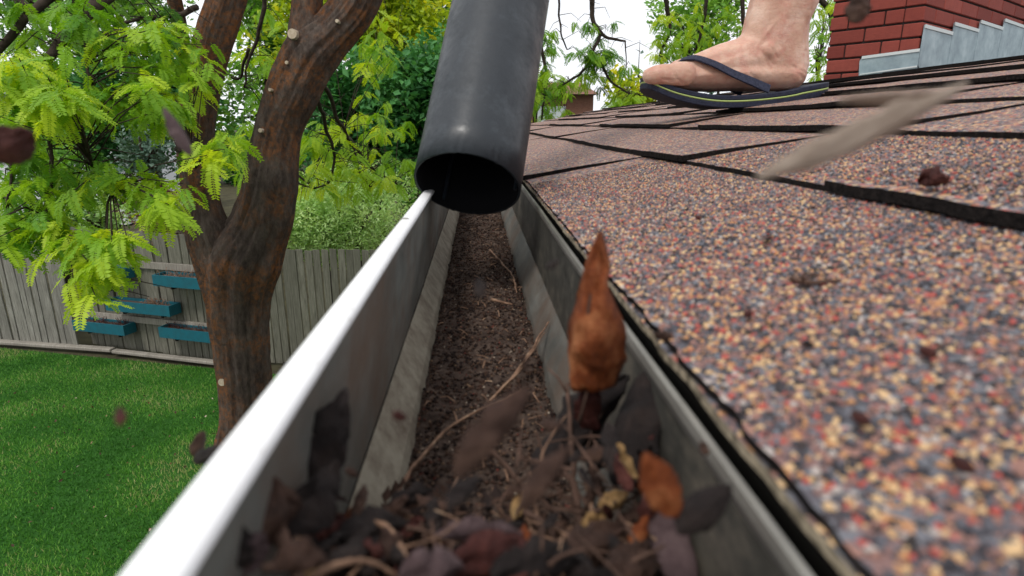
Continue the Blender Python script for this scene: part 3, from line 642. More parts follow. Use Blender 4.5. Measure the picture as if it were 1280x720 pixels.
def roofhit(px, py, up=.0):
    r_ = ray(px, py); lo, hi = .03, 3.0
    for _ in range(60):
        m_ = (lo+hi)/2; p = r_*(m_/r_.y); ci = int((p.x-X0)/EX); z = zp(p.x)+THK*.6
        if 0 <= ci < ncourse:
            z = strip_top(ci, cstrip(ci, p.y), p.x, p.y)
            for c2, s2, a, b in TABS:
                if c2 == ci and a < p.y < b: z += .0032*max(.12, 1-.75*(p.x-xb[ci])/EX)
        if p.z > z+up: lo = m_
        else: hi = m_
    return r_*(lo/r_.y)
a_, b_ = roofhit(1146,234,.002), roofhit(1180,240,.002); c_ = (a_+b_)/2
dried_leaf('russet curled leaf scrap caught on the shingle butt edge right of the beige leaf', a_+Vector((0,0,.0012)), b_+Vector((0,0,.0045)), .0085, M['leaf_red'], .5, 1.2, .9, .5, False, seed=22, lobes=2)
twig('dark seed stalk lying on the middle of the near shingles', [roofhit(990,348,.001), roofhit(1012,351,.002), roofhit(1052,350,.001)], .0008, 'twigd', 3)
for px_, py_, lb_ in ((905,300,'tiny dark twig on the shingles above the gutter end of the eave'),(1165,442,'short reddish twig on the shingles in the lower right'),(1010,262,'tiny bark sliver on the shingles below the beige leaf')):
    p = roofhit(px_, py_, .0006); twig(lb_, [p, p+Vector((.003,.002,.0008)), p+Vector((.0062,.001,.0006))], .0004, 'twigd', 0)
# dark seeds on the roof, each where one shows
for i, (px, py) in enumerate([(873,272),(1076,523),(1160,440),(1202,580),(935,392)]):
    r_ = ray(px, py); lo, hi = .03, 1.2
    for _ in range(40):
        m_ = (lo+hi)/2; p = r_*(m_/r_.y)
        if p.z > zp(p.x)+THK*.9: lo = m_
        else: hi = m_
    p = r_*(lo/r_.y); mb = MB(); a = random.uniform(0, 3)
    u = Vector((math.cos(a), math.sin(a), .15))*.0016
    mb.tube([p-u, p-u*.5, p, p+u*.6, p+u], [.0003,.0009,.0011,.0008,.0002], 8)
    o = mb.build('seed', M['leaf_red'], None, True)
    tag(o, ['dark seed on the shingles nearest the far shingle joint','dark seed on the shingles low beside the gutter edge','reddish seed on the shingles right of the dark stalk','dark red seed on the shingles in the lower right','small dark seed on the shingles above the gutter edge'][i], 'seed', 'seeds on the roof')

# ------------------------------------------------------------------ blower tube
A = P(583,238,.440); B = P(629,-12,.570); ax = (B-A).normalized(); A = A + ax*.004
tubeR = .0392
root = empty('blower_tube', A); tag(root, 'black plastic leaf blower tube poking down into the gutter', 'blower tube')
a1 = ax.cross(Vector((1,0,0))).normalized(); a2 = ax.cross(a1)
def ring(c, r, k_, n_=96): q = 2*math.pi*k_/n_; return c+(a1*math.cos(q)+a2*math.sin(q))*r
def shell(r, t0, t1, rfun=None, flip=False, nseg=40):
    vs = []; n_ = 96
    for i in range(nseg+1):
        t = t0+(t1-t0)*i/nseg; rr = r*(1+.16*max(0,t)/.75)
        for k_ in range(n_):
            e = (.0007*fbm((math.cos(k_/n_*6.28)*3, math.sin(k_/n_*6.28)*3, i*.4),1,2)) + (-.0016 if i == 0 and 40 < k_ < 55 else 0)*0
            vs.append(tuple(ring(A+ax*(t+(.0006*fbm((k_*.9,0,0)) if i == 0 else 0)), rr+e*.4, k_)))
    fs = []
    for i in range(nseg):
        for k_ in range(n_):
            k2 = (k_+1) % n_; f = (i*n_+k_, i*n_+k2, (i+1)*n_+k2, (i+1)*n_+k_); fs.append(f if not flip else f[::-1])
    return vs, fs
v1, f1 = shell(tubeR, 0, .95); v2, f2 = shell(tubeR-.0016, 0, .95)
nb = len(v1); fs = f1+[tuple(i+nb for i in f[::-1]) for f in f2]
fs += [(k_, nb+k_, nb+(k_+1)%96, (k_+1)%96) for k_ in range(96)]
mi = [0]*len(f1)+[1]*len(f2)+[0]*96
mesh('tube_body', v1+v2, fs, [M['plastic'], M['inside']], root, True, mi)
mb = MB()
for q0 in (.6, 2.7, 4.8):   # inner ribs seen in the dark mouth
    d_ = (a1*math.cos(q0)+a2*math.sin(q0)); c0 = A+ax*.004+d_*(tubeR-.004); c1 = A+ax*.3+d_*(tubeR-.004); mb.tube([c0, c1], .0016, 6)
mb.build('inner_rib', M['plastic'], root)
mb = MB(); d_ = (a1*math.cos(5.45)+a2*math.sin(5.45)).normalized()
mb.tube([A+ax*.03-a2*0+Vector((.0395,0,0.004))*1.0, A+ax*.93+Vector((.0425,0,.004))], .0006, 5); mb.build('mould_seam', M['plastic'], root)

# ------------------------------------------------------------------ chimney
cz = zp(2.5)
C0 = Vector((2.48, 3.47, 0)); dR = Vector((math.sin(math.radians(56)), math.cos(math.radians(56)), 0)); dL = Vector((-math.sin(math.radians(34)), math.cos(math.radians(34)), 0))
chim = empty('brick_chimney', (C0.x+.3, C0.y+.3, .3)); tag(chim, 'red brick chimney with stepped metal flashing rising behind the roof on the right', 'chimney')
WR, WL, HC, CH = 2.4, .52, 1.6, .0825
Mx = Matrix((( dR.x, dL.x, 0, C0.x),(dR.y, dL.y, 0, C0.y),(0,0,1,0),(0,0,0,1)))
mb = MB(); mb.box((.012,.012,-3.0),(WR-.012,WL-.012,HC+.1), 0, Mx); mb.build('mortar_core', M['mortar'], chim)
BL = .235; BW = .10; zb0 = .14
meb = {}
def brickmesh(l, w_):
    key = (round(l,3), round(w_,3))
    if key not in meb:
        mb = MB(); mb.box((.004,0,.004),(l-.004,w_,CH-.007)); me = bpy.data.meshes.new('brick'); me.from_pydata([tuple(v) for v in mb.v], [], mb.f); me.materials.append(M['brick'])
        meb[key] = me
    return meb[key]
yawR = math.atan2(dR.y, dR.x); yawL = math.atan2(dL.y, dL.x)
nrow = int((HC-zb0)/CH)
for r_ in range(nrow):
    z = zb0+r_*CH; x = -BL/2 if r_ % 2 else 0
    while x < WR-.02:
        BL = .27; a = max(x, 0); b = min(x+BL, WR)
        if b-a > .05:
            o = inst('brick', brickmesh(b-a, BW), chim, C0+dR*a+dL*random.uniform(0,.003)+Vector((0,0,z)), (0, random.uniform(-.003,.003), yawR)); bevel(o, .004, 1)
        x += BL
    BL = .205
    st = BW+.002
    x = st - (BL/2 if r_ % 2 else 0)
    while x < WL-.02:
        a = max(x, st); b = min(x+BL, WL)
        if b-a > .04:
            # left face: bricks run along dL, depth toward +dR; mirror by placing from far end
            o = inst('brick', brickmesh(b-a, BW), chim, C0+dL*b+dR*random.uniform(0,.003)+Vector((0,0,z)), (0, 0, yawL+math.pi)); bevel(o, .004, 1)
            
        x += BL
# corner: left-face bricks were turned so their depth points to +dR
mb = MB(); mb.box((-.02,-.02,HC+.1),(WR+.02,WL+.02,HC+.17),0,Mx); mb.build('cap', M['flash2'], chim)
# stepped flashing on the right face
def Cp(u, v_, z): return C0+dR*u+dL*v_+Vector((0,0,z))
zbase = zp(C0.x)
st = [(0,.29),(.30,.33),(.60,.37),(.92,.41),(1.25,.44)]
def plate(name, pts2, off, mat, th=.004):
    # polygon in (u,z) on the right face, proud of it by off
    n_ = len(pts2); vs = [Cp(u, -off, z) for u, z in pts2]+[Cp(u, -off+th, z) for u, z in pts2]
    fs = [tuple(range(n_)), tuple(reversed(range(n_, 2*n_)))]+[((i+1)%n_, i, i+n_, (i+1)%n_+n_) for i in range(n_)]
    return mesh(name, [tuple(v) for v in vs], fs, mat, chim)
edges = [0,.42,.84,1.28,1.74,2.22]
for i in range(5):
    u0, u1 = edges[i], edges[i+1]; zt = .530+.050*i; zb_ = zp(2.5)-.03+.03*i
    plate('step_flashing', [(u0,zt),(u0,zb_+.06),(u0+.03,zb_+.04),(u1+.12,zb_+.02),(u1-.006,zt-.004)], .012+.001*i, M['flash'])
    plate('flashing_hem', [(u0,zt+.002),(u0,zt-.017),(u1-.006,zt-.021),(u1-.006,zt-.002)], .018+.001*i, M['flash2'])
    plate('soaker_plate', [(u0,zb_+.075),(u0,zb_-.08),(u1,zb_-.08),(u1,zb_+.06)], .006+.0007*i, M['flash'])
# apron on the left face, around the corner
def plateL(name, pts2, off, mat, th=.004):
    n_ = len(pts2); vs = [Cp(-off, v_, z) for v_, z in pts2]+[Cp(-off+th, v_, z) for v_, z in pts2]
    fs = [tuple(reversed(range(n_))), tuple(range(n_, 2*n_))]+[(i, (i+1)%n_, (i+1)%n_+n_, i+n_) for i in range(n_)]
    return mesh(name, [tuple(v) for v in vs], fs, mat, chim)
za = zp(C0.x)
plateL('apron_flashing', [(-.012,za+.115),(-.012,za-.06),(.29,za-.09),(.305,za+.075),(.29,za+.100)], .012, M['flash'])
plateL('flashing_hem', [(-.012,za+.118),(-.012,za+.102),(.292,za+.086),(.292,za+.102)], .0175, M['flash2'])
plateL('apron_fold', [(-.012,za+.028),(-.012,za+.020),(.29,za-.005),(.29,za+.002)], .017, M['flash2'])

# ------------------------------------------------------------------ person: right foot in a flip-flop
DY = .91; K = DY/F_PX*1.06
person = empty('person', P(930,125,DY)); tag(person, 'person standing on the shingle roof, bare foot in a navy flip-flop', 'person')
def stamp(bm, c, r3, n=2):
    m_ = Matrix.Translation(c) @ Matrix.Diagonal((*r3, 1)); bmesh.ops.create_icosphere(bm, subdivisions=n, radius=1, matrix=m_)
bm = bmesh.new()
def chain(lst, step=.004):   # (center, (rx,ry,rz))
    for (c0, r0), (c1, r1) in zip(lst, lst[1:]):
        n_ = max(1, int((c1-c0).length/step))
        for i in range(n_+1):
            t = i/n_; stamp(bm, c0.lerp(c1, t), tuple(r0[k]*(1-t)+r1[k]*t for k in range(3)))
def Q(px, py, oy=0): return P(px, py, DY)+Vector((0, oy, 0))
px = K
chain([(Q(992,92,.012),(19*px,.027,19*px)), (Q(962,92,.012),(20*px,.029,20*px)), (Q(925,92,.018),(20*px,.036,19*px)), (Q(890,94,.018),(18*px,.039,18*px)), (Q(856,95,.016),(16*px,.042,16*px))])
chain([(Q(968,66,.012),(42*px,.030,36*px)), (Q(932,76,.012),(26*px,.028,27*px)), (Q(903,82,.010),(22*px,.028,25*px)), (Q(876,88,.010),(18*px,.028,20*px)), (Q(850,92,.004),(16*px,.026,16*px))])
chain([(Q(980,80,.012),(34*px,.027,26*px)), (Q(972,52,.012),(40*px,.031,30*px)), (Q(976,24,.012),(37*px,.033,30*px)), (Q(985,0,.012),(39*px,.036,30*px))], .006)
chain([(Q(850,94,-.020),(13*px,.013,14*px)), (Q(833,95,-.022),(12*px,.0125,12*px)), (Q(818,95,-.021),(12*px,.0125,11.5*px)), (Q(808,96,-.018),(9*px,.011,9*px))], .003)
for k_ in range(4):          # the other toes, each its own chain
    oy = .006+.0165*k_; x_ = 818+6*k_+(3*k_*k_)*.7
    chain([(Q(850,97,oy),(10*px,.009,10*px)), (Q(x_+12,95,oy),(8*px,.0075,8.5*px)), (Q(x_,98,oy),(7*px,.0075,7*px))], .003)
stamp(bm, Q(955,64,-.0125), (.012,.008,.013)); stamp(bm, Q(955,64,.039), (.012,.008,.013))
kn = Q(985,0,.012); up = Vector((.05,.0,1)).normalized()
chain([(kn,(39*px,.036,.034)), (kn+up*.10,(.050,.043,.05)), (kn+up*.20+Vector((.012,0,0)),(.060,.054,.06)), (kn+up*.30+Vector((.006,0,0)),(.056,.052,.06)), (kn+up*.38+Vector((-.01,0,0)),(.054,.052,.06)), (kn+up*.52+Vector((.0,0,0)),(.068,.066,.07)), (kn+up*.68+Vector((.01,0,0)),(.080,.078,.08))], .015)
me = bpy.data.meshes.new('body'); bm.to_mesh(me); bm.free(); tmp = bpy.data.objects.new('tmp', me); COL.objects.link(tmp)
m_ = tmp.modifiers.new('r', 'REMESH'); m_.mode = 'VOXEL'; m_.voxel_size = .0024
m_ = tmp.modifiers.new('s', 'SMOOTH'); m_.factor = .5; m_.iterations = 7
me2 = bpy.data.meshes.new_from_object(tmp.evaluated_get(bpy.context.evaluated_depsgraph_get())); bpy.data.objects.remove(tmp)
me2.materials.clear(); me2.materials.append(M['skin']); me2.polygons.foreach_set('use_smooth', np.ones(len(me2.polygons), dtype=bool))
# skin creases round the ankle: real relief
co = np.empty(len(me2.vertices)*3, np.float32); me2.vertices.foreach_get('co', co); co = co.reshape(-1,3)
no = np.array([v.normal[:] for v in me2.vertices])
cw = Q(950,74,-.02); 
cr = [(Q(938,72,-.03),Q(948,92,-.03)),(Q(946,66,-.03),Q(958,88,-.03)),(Q(956,60,-.03),Q(966,74,-.03)),(Q(985,84,-.03),Q(1004,92,-.03)),(Q(988,90,-.03),Q(1002,99,-.03)),(Q(836,100,-.03),Q(830,88,-.03)),(Q(838,101,-.03),Q(850,108,-.03)),(Q(820,101,-.03),Q(835,103,-.03)),(Q(951,70,-.03),Q(962,82,-.03)),(Q(930,90,-.03),Q(940,100,-.03))]
vn = [(Q(905,62,-.03),Q(860,80,-.03)),(Q(925,70,-.03),Q(885,84,-.03)),(Q(962,30,-.03),Q(940,62,-.03)),(Q(1006,20,-.03),Q(1004,60,-.03)),(Q(975,10,-.03),Q(968,45,-.03))]
for a, b in vn:
    a = np.array(a); b = np.array(b); ab = (b-a)[[0,2]]; pq = co[:,[0,2]]-a[[0,2]]; t = np.clip((pq@ab)/(ab@ab), 0, 1); d_ = np.linalg.norm(pq-t[:,None]*ab, axis=1)
    co += (no*(np.exp(-(d_/.0028)**2)*(co[:,1] < DY+.02))[:,None]*.0011).astype(np.float32)
for a, b in cr:
    a = np.array(a); b = np.array(b); ab = (b-a)[[0,2]]; pq = co[:,[0,2]]-a[[0,2]]; t = np.clip((pq@ab)/(ab@ab), 0, 1); d_ = np.linalg.norm(pq-t[:,None]*ab, axis=1)
    m2 = (co[:,1] < DY+.02); g = np.exp(-(d_/.0016)**2)*m2; co -= (no*g[:,None]*.0013).astype(np.float32)
me2.vertices.foreach_set('co', co.ravel())
body = bpy.data.objects.new('body', me2); COL.objects.link(body); body.parent = person; body.matrix_parent_inverse = Matrix.Translation(-Vector(person.location))
mb = MB(); mb.tube([kn+up*.50+Vector((.0,0,0)), kn+up*.58, kn+up*.75, kn+up*.8], [.094,.096,.104,.10], 24); mb.build('shorts', M['khaki'], person, True)
mb = MB(); mb.box((-.006,-.007,-.0012),(.006,.007,.0012),0, Matrix.Translation(Q(811,88,-.018)) @ Matrix.Rotation(-.5,4,'Y')); bevel(mb.build('toenail', M['nail'], person), .001, 2)
# flip-flop: layered sole following a curve, straps
sb = spline([Q(806,110),Q(822,119),Q(845,127),Q(880,134),(Q(915,135)),Q(960,131),Q(1000,124),Q(1034,118)], 6)
def sole(name, t0, t1, mat, inset=0, grow=0):
    vs = []; n_ = len(sb)
    for i, p in enumerate(sb):
        u = i/(n_-1); w_ = .040+.010*math.sin(min(1,(1-u)*1.5)*math.pi)*.9
        edge = min(1, math.sqrt(max(0, 1-(max(0, (abs(u-.5)-.36)/.14))**2)))
        w_ = w_*max(.12, edge)+grow; th = .0160 if u < .8 else .0170
        for yy, zz in ((-w_, t0), (w_, t0), (w_, t1), (-w_, t1)):
            vs.append((p.x, DY+.014+yy, p.z+zz*th))
    fs = [(0,1,2,3), tuple((n_-1)*4+k_ for k_ in (3,2,1,0))]
    for i in range(n_-1):
        for k_ in range(4):
            k2 = (k_+1) % 4; fs.append((i*4+k_, (i+1)*4+k_, (i+1)*4+k2, i*4+k2))
    o = mesh(name, vs, fs, mat, person); bm = bmesh.new(); bm.from_mesh(o.data); bmesh.ops.recalc_face_normals(bm, faces=bm.faces); bm.to_mesh(o.data); bm.free(); bevel(o, .0014, 2); return o
sole('sandal_outsole', -.02, .47, M['navy']); sole('sandal_stripe', .475, .62, M['lime'], grow=.0004); sole('sandal_footbed', .625, 1.05, M['navy'])
def ribbon(name, pts, wd_, th, nrm):
    pp = spline(pts, 8); vs = []
    for i, p in enumerate(pp):
        t = (pp[min(i+1,len(pp)-1)]-pp[max(i-1,0)]).normalized(); nn = (nrm[0].lerp(nrm[1], i/(len(pp)-1))).normalized(); s_ = t.cross(nn).normalized(); u = i/(len(pp)-1); w_ = wd_*(1-.15*u)
        vs += [tuple(p+s_*w_-nn*th), tuple(p+s_*w_+nn*th), tuple(p-s_*w_+nn*th), tuple(p-s_*w_-nn*th)]
    n_ = len(pp); fs = [(0,1,2,3), tuple((n_-1)*4+k_ for k_ in (3,2,1,0))]
    for i in range(n_-1):
        for k_ in range(4):
            k2 = (k_+1) % 4; fs.append((i*4+k_, (i+1)*4+k_, (i+1)*4+k2, i*4+k2))
    o = mesh(name, vs, fs, M['strap'], person, False); bm = bmesh.new(); bm.from_mesh(o.data); bmesh.ops.recalc_face_normals(bm, faces=bm.faces); bm.to_mesh(o.data); bm.free(); bevel(o, .0008, 2)
ribbon('strap', [Q(846,77,.002),Q(862,73,-.012),Q(884,81,-.021),Q(908,94,-.026),Q(930,104,-.029),Q(950,113,-.030)], .0078, .0014, (Vector((.2,-.5,1)), Vector((.25,-1,.35))))
ribbon('strap', [Q(846,77,.002),Q(862,72,.024),Q(884,80,.046),Q(908,93,.056),Q(930,103,.060),Q(950,113,.060)], .0078, .0014, (Vector((.2,.5,1)), Vector((.25,1,.35))))
ribbon('strap', [Q(848,77,.002),Q(838,86,-.004),Q(834,100,-.004)], .003, .0018, (Vector((-1,0,.6)), Vector((-1,0,.1))))

# ------------------------------------------------------------------ fence
def fence(name, A_, B_, h, mat, label, topjit=.012, posts=True, bw=.105, railz=(.35,1.28), lean=0, front_rail=True):
    root = empty(name, (A_+B_)/2); tag(root, label, 'fence')
    d = (B_-A_); L = d.length; d.normalize(); yaw = math.atan2(d.y, d.x); n_ = int(L/bw)
    var = []
    for k_ in range(6):
        mb = MB(); rr = random.Random(k_*7); t = rr.uniform(0,.012)
        w0 = bw-.011-rr.uniform(0,.007)
        mb.add([(0,0,0),(w0,0,0),(w0,.018,0),(0,.018,0),(0,0,h-t*0),(w0,0,h-t),(w0,.018,h-t),(0,.018,h)], [(0,3,2,1),(4,5,6,7),(0,1,5,4),(1,2,6,5),(2,3,7,6),(3,0,4,7)])
        me = bpy.data.meshes.new('board'); me.from_pydata([tuple(v) for v in mb.v], [], mb.f); me.materials.append(mat); var.append(me)
    for i in range(n_):
        inst('board', random.choice(var), root, A_+d*(i*bw)+Vector((random.uniform(-.003,.003), random.uniform(-.010,.010), random.uniform(-topjit, topjit))), (random.uniform(-.01,.01), random.uniform(-.010,.010)+lean, yaw))
    fr = Vector((d.y, -d.x, 0))
    for rz in railz:
        mb = MB(); y0 = -.045 if front_rail else .03
        mb.box((-.0,y0,rz),(L,y0+.035,rz+.085)); o = mb.build('rail', M['rail'], None); o.parent = root; o.matrix_parent_inverse = Matrix.Translation(-Vector(root.location)); o.location = A_; o.rotation_euler = (0,0,yaw)
    if posts:
        k_ = 0.0
        while k_ <= L:
            mb = MB(); mb.box((-.045,.03,0),(.045,.12,h-.06)); o = mb.build('post', M['rail'], None); o.parent = root; o.matrix_parent_inverse = Matrix.Translation(-Vector(root.location)); o.location = A_+d*k_; o.rotation_euler = (0,0,yaw); k_ += 2.4
    return root
Fm = G(104, 441, GZ)
dF = (FC-FB).normalized()
Fleft = G(106, 436, GZ)
A_ = Fleft + (G(-150, 416, GZ)-Fleft).normalized()*4.2
fence('wooden_fence', A_, Fleft-dF*.06, 1.52, M['plank'], 'pale weathered board fence at the left with close upright boards', lean=.0, railz=(), bw=.098)
Ft = Fleft + Vector((.02,.16,0)); FE = G(300, 458, GZ)+Vector((0,.12,0))
fence('wooden_fence', Ft, FE, 1.66, M['plankd'], 'grey board fence in the middle hung with teal planter boxes', railz=(.42,1.19), bw=.11)
FR = FE+Vector((2.6,-.12,0))
fence('wooden_fence', FE+Vector((.02,.02,0)), FR, 1.50, M['plankd'], 'grey green board fence to the right of the tree trunk', railz=(), bw=.10)
# timber edging along the foot
mb = MB()
def beam(a, b, w_, h_, nm, label):
    d = (b-a); L = d.length; root = MB(); root.box((0,0,0),(L,w_,h_)); o = root.build(nm, M['rail'], None); o.location = a; o.rotation_euler = (0,0,math.atan2(d.y,d.x)); bevel(o,.01,1); tag(o, label, 'edging'); return o
beam(G(-60,427,GZ), G(138,441,GZ), .10, .05, 'timber_edging', 'pale timber lawn edging in front of the left fence')
beam(G(139,442,GZ), G(285,459,GZ), .09, .045, 'timber_edging', 'thin timber lawn edging below the teal planters')
# planter boxes
def planter(px0, px1, ptop, label, plant=None, hgt=.14, dep=.19):
    # back of the box sits against the fence rails
    yf = lambda x: Ft.y+(FE.y-Ft.y)*(x-Ft.x)/(FE.x-Ft.x)
    def at(px_, py_):
        r_ = ray(px_, py_); y = 7.2
        for _ in range(12): y = yf(r_.x*y/r_.y)-.05-dep
        return r_*(y/r_.y)
    a = at(px0, ptop); b = at(px1, ptop); b.z = a.z = (a.z+b.z)/2; L = (b-a).length
    root = empty('planter_box', (a+b)/2); tag(root, label, 'planter', 'teal planter boxes on the fence')
    yaw = math.atan2((b-a).y, (b-a).x); Mm = Matrix.Translation(a) @ Matrix.Rotation(yaw, 4, 'Z'); t = .018
    def pt(nm, lo, hi, mat): mb = MB(); mb.box(lo, hi, 0, Mm); return mb.build(nm, mat, root)
    pt('front_panel', (0,0,-hgt), (L,t,0), M['teal']); pt('back_panel', (0,dep-t,-hgt), (L,dep,0), M['teal'])
    pt('side_panel', (0,t+.001,-hgt), (t,dep-t-.001,0), M['teal']); pt('side_panel', (L-t,t+.001,-hgt), (L,dep-t-.001,0), M['teal'])
    pt('soil_fill', (t+.001,t+.001,-hgt+.005), (L-t-.001,dep-t-.001,-.035), M['soil'])
    pt('bracket', (L*.2,dep*.3,-hgt-.05), (L*.2+.03,dep+.02,-hgt-.001), M['edge']); pt('bracket', (L*.8,dep*.3,-hgt-.05), (L*.8+.03,dep+.02,-hgt-.001), M['edge'])
    if plant:
        mb = MB()
        for _ in range(70):
            p = Mm @ Vector((random.uniform(.04,L-.04) if plant != 'mid' else random.gauss(L*.68,.09), random.uniform(.03,dep-.03), -.035)); p.z += 0
            q = p+Vector((random.uniform(-.06,.06), random.uniform(-.05,.05), random.uniform(.02,.10))); mb.tube([p,(p+q)/2+Vector((random.uniform(-.02,.02),0,.01)),q], .003, 4)
        mb.build('dead_stems', M['twig'] if plant != 'red' else M['leaf_red'], root)
planter(190, 272, 347, 'upper right teal planter box with thin pale stems', 'pale', dep=.22)
planter(96, 150, 335, 'upper left teal planter box half hidden behind the leaves', None, dep=.2)
planter(131, 210, 379, 'middle teal planter box with a heap of dry stems', 'mid')
planter(90, 153, 404, 'lower left teal planter box nearest the pale fence', 'red')
planter(198, 272, 413, 'lower right teal planter box with reddish dead plants', 'red')

# ------------------------------------------------------------------ foliage tools
def frond(L=.19, pairs=13, seed=0):
    rr = random.Random(seed); vs = []; fs = []
    droop = rr.uniform(.35,.75); side = rr.uniform(-.12,.12)
    def ax_(t): return Vector((t*L*(1-.25*droop*t), side*L*t*t, -droop*L*.6*t*t))
    prev = None
    for i in range(6):
        t0 = i/6; t1 = (i+1)/6; a = ax_(t0); b = ax_(t1); w_ = .0011
        k_ = len(vs); vs += [a+Vector((0,-w_,0)), a+Vector((0,w_,0)), b+Vector((0,w_,0)), b+Vector((0,-w_,0))]; fs.append((k_,k_+1,k_+2,k_+3))
    for i in range(pairs):
        t = .12+.86*i/(pairs-1); p = ax_(t); tan = (ax_(min(1,t+.02))-ax_(t-.02)).normalized()
        l = L*.20*math.sin(math.pi*(.16+.72*t))**.7*rr.uniform(.9,1.1)
        for sgn in (-1, 1):
            d = Vector((0,sgn,0))-tan*0; d = (d + tan*rr.uniform(.25,.5) + Vector((0,0,rr.uniform(-.35,.1)))).normalized(); q = p+d*l; s_ = tan*l*.23
            k_ = len(vs); vs += [p, p+d*l*.5+s_, q, p+d*l*.5-s_]; fs.append((k_,k_+1,k_+2,k_+3))
    return np.array([tuple(v) for v in vs]), fs
FR_ = [frond(.19, 15, k_) for k_ in range(6)]
def rotm(yaw, pitch, roll): return np.array((Matrix.Rotation(yaw,3,'Z') @ Matrix.Rotation(pitch,3,'Y') @ Matrix.Rotation(roll,3,'X')))
class Fol:
    def __init__(s): s.v = []; s.f = []; s.t = []; s.n = 0; s.items = []
    def frond(s, p, yaw, pitch, roll, sc, tint): s.items.append((np.array(p), yaw, pitch, roll, sc, tint, random.randrange(6)))
    def bake(s, items):
        for p, yaw, pitch, roll, sc, tint, k_ in items:
            V, Fc = FR_[k_]; W = (V*sc) @ rotm(yaw, pitch, roll).T + p
            s.v.append(W); s.f += [(a+s.n,b+s.n,c+s.n,d+s.n) for a,b,c,d in Fc]; s.t += [min(1,max(0,tint+random.gauss(0,.05)))]*len(Fc); s.n += len(W)
def leafcards(P_, size, tint, quad=True, flat=.5, asp=.55):
    n = len(P_); size = np.asarray(size)[:,None]
    nrm = RNG.normal(0,1,(n,3)); nrm[:,2] = np.abs(nrm[:,2])+flat; nrm /= np.linalg.norm(nrm,axis=1)[:,None]
    t = RNG.normal(0,1,(n,3)); t -= nrm*np.sum(t*nrm,1)[:,None]; t /= np.linalg.norm(t,axis=1)[:,None]; b = np.cross(nrm, t)
    V = np.stack([P_-t*size, P_-b*size*asp+nrm*size*.15, P_+t*size, P_+b*size*asp+nrm*size*.15], 1)
    return V.reshape(-1,3), (np.arange(n)[:,None]*4+np.arange(4)).tolist()
lawn_bits()
def crown(name, blobs, dens, mat, parent, lsize, seed, gap=.15, nscale=1.2, clump=None, asp=.55, flat=.5, tb=.5):
    """blobs: (center, (rx,ry,rz)) ellipsoids filled with many leaf-sized faces, thinned where a noise is low"""
    r0 = np.random.default_rng(seed); PS = []; TS = []
    for c, r3 in blobs:
        n = int(dens*r3[0]*r3[1]*r3[2]*4.19)
        d = r0.normal(0,1,(n,3)); d /= np.linalg.norm(d,axis=1)[:,None]; rad = r0.random(n)**.42
        p = np.array(c)+d*rad[:,None]*np.array(r3); PS.append(p)
    p = np.concatenate(PS); nv = np.array([noise.noise(Vector(q)*nscale+Vector((seed*3.7,0,0)))+.5*noise.noise(Vector(q)*nscale*2.7) for q in p])
    keep = nv > gap-.25; p = p[keep]; nv = nv[keep]
    V, Fc = leafcards(p, r0.uniform(.7,1.3,len(p))*lsize, None, asp=asp, flat=flat)
    t2 = np.array([noise.noise(Vector(q)*nscale*1.6+Vector((9,seed,0))) for q in p])
    tint = np.clip(tb+t2*.7+r0.normal(0,.14,len(p)), 0, 1)
    return mesh(name, V, Fc, mat, parent, False, attr=tint)

# ------------------------------------------------------------------ honey locust in the garden
DT = 4.5; KT = DT/F_PX*.98
tree = empty('honey_locust_tree', (P(312,690,DT).x, DT, GZ)); tag(tree, 'honey locust tree with forked rust stained trunk and feathery lime leaves beside the gutter', 'tree')
def limb(pts, sides=28, n=7, flut=.09, seed=0):
    """pts: (vector, radius)"""
    pp = spline([p for p, r in pts], n); rr = []
    for i in range(len(pts)-1):
        for k_ in range(n): t = k_/n; t = t*t*(3-2*t); rr.append(pts[i][1]*(1-t)+pts[i+1][1]*t)
    rr.append(pts[-1][1]); vs = []; fs = []
    ref = Vector((0,1,0))
    for i, p in enumerate(pp):
        t = (pp[min(i+1,len(pp)-1)]-pp[max(i-1,0)]).normalized(); a = t.cross(ref).normalized(); b = t.cross(a)
        for k_ in range(sides):
            q = 2*math.pi*k_/sides; d = a*math.cos(q)+b*math.sin(q)
            f = fbm((math.cos(q)*2.2+seed, math.sin(q)*2.2, p.z*.9), 1, 3)*flut*1.5 + fbm((math.cos(q)*7+seed, math.sin(q)*7, p.z*2.0), 1, 3)*flut*.8+fbm(d*9+p*9, 1, 2)*flut*.25-abs(fbm((math.cos(q)*11+seed, math.sin(q)*11, p.z*1.3), 1, 3))*flut*.7
            vs.append(tuple(p+d*rr[i]*(1+f)))
    for i in range(len(pp)-1):
        for k_ in range(sides):
            k2 = (k_+1)%sides; fs.append((i*sides+k_, i*sides+k2, (i+1)*sides+k2, (i+1)*sides+k_))
    fs.append(tuple(reversed(range(sides)))); e = (len(pp)-1)*sides; fs.append(tuple(e+k_ for k_ in range(sides)))
    return vs, fs
tm = MB()
def T_(px_, py_, w_, dy=0): return (P(px_, py_, DT+dy), w_/2*KT)
base = P(314,690,DT); base.z = GZ-.05
L1 = [(base, .30), (Vector((base.x,DT,GZ+.25)), .23)]+[T_(309,520,68),T_(304,440,70),T_(300,385,76),T_(305,330,88),T_(326,280,68),T_(337,235,62),T_(348,165,54),T_(371,108,60),T_(393,66,60),T_(420,38,48),T_(446,5,48),T_(470,-60,44),T_(500,-180,38,.2),T_(540,-360,30,.4),T_(560,-600,16,.5)]
L2 = [T_(300,420,60),T_(285,350,66),T_(264,300,56),T_(252,250,42),T_(246,200,40),T_(246,150,40),T_(254,100,42),T_(268,50,41),T_(284,0,40),T_(300,-80,36),T_(300,-250,28),T_(270,-480,14)]
L3 = [T_(382,75,50),T_(383,40,40),T_(384,5,33),T_(392,-80,28),T_(420,-220,22),T_(400,-420,12)]
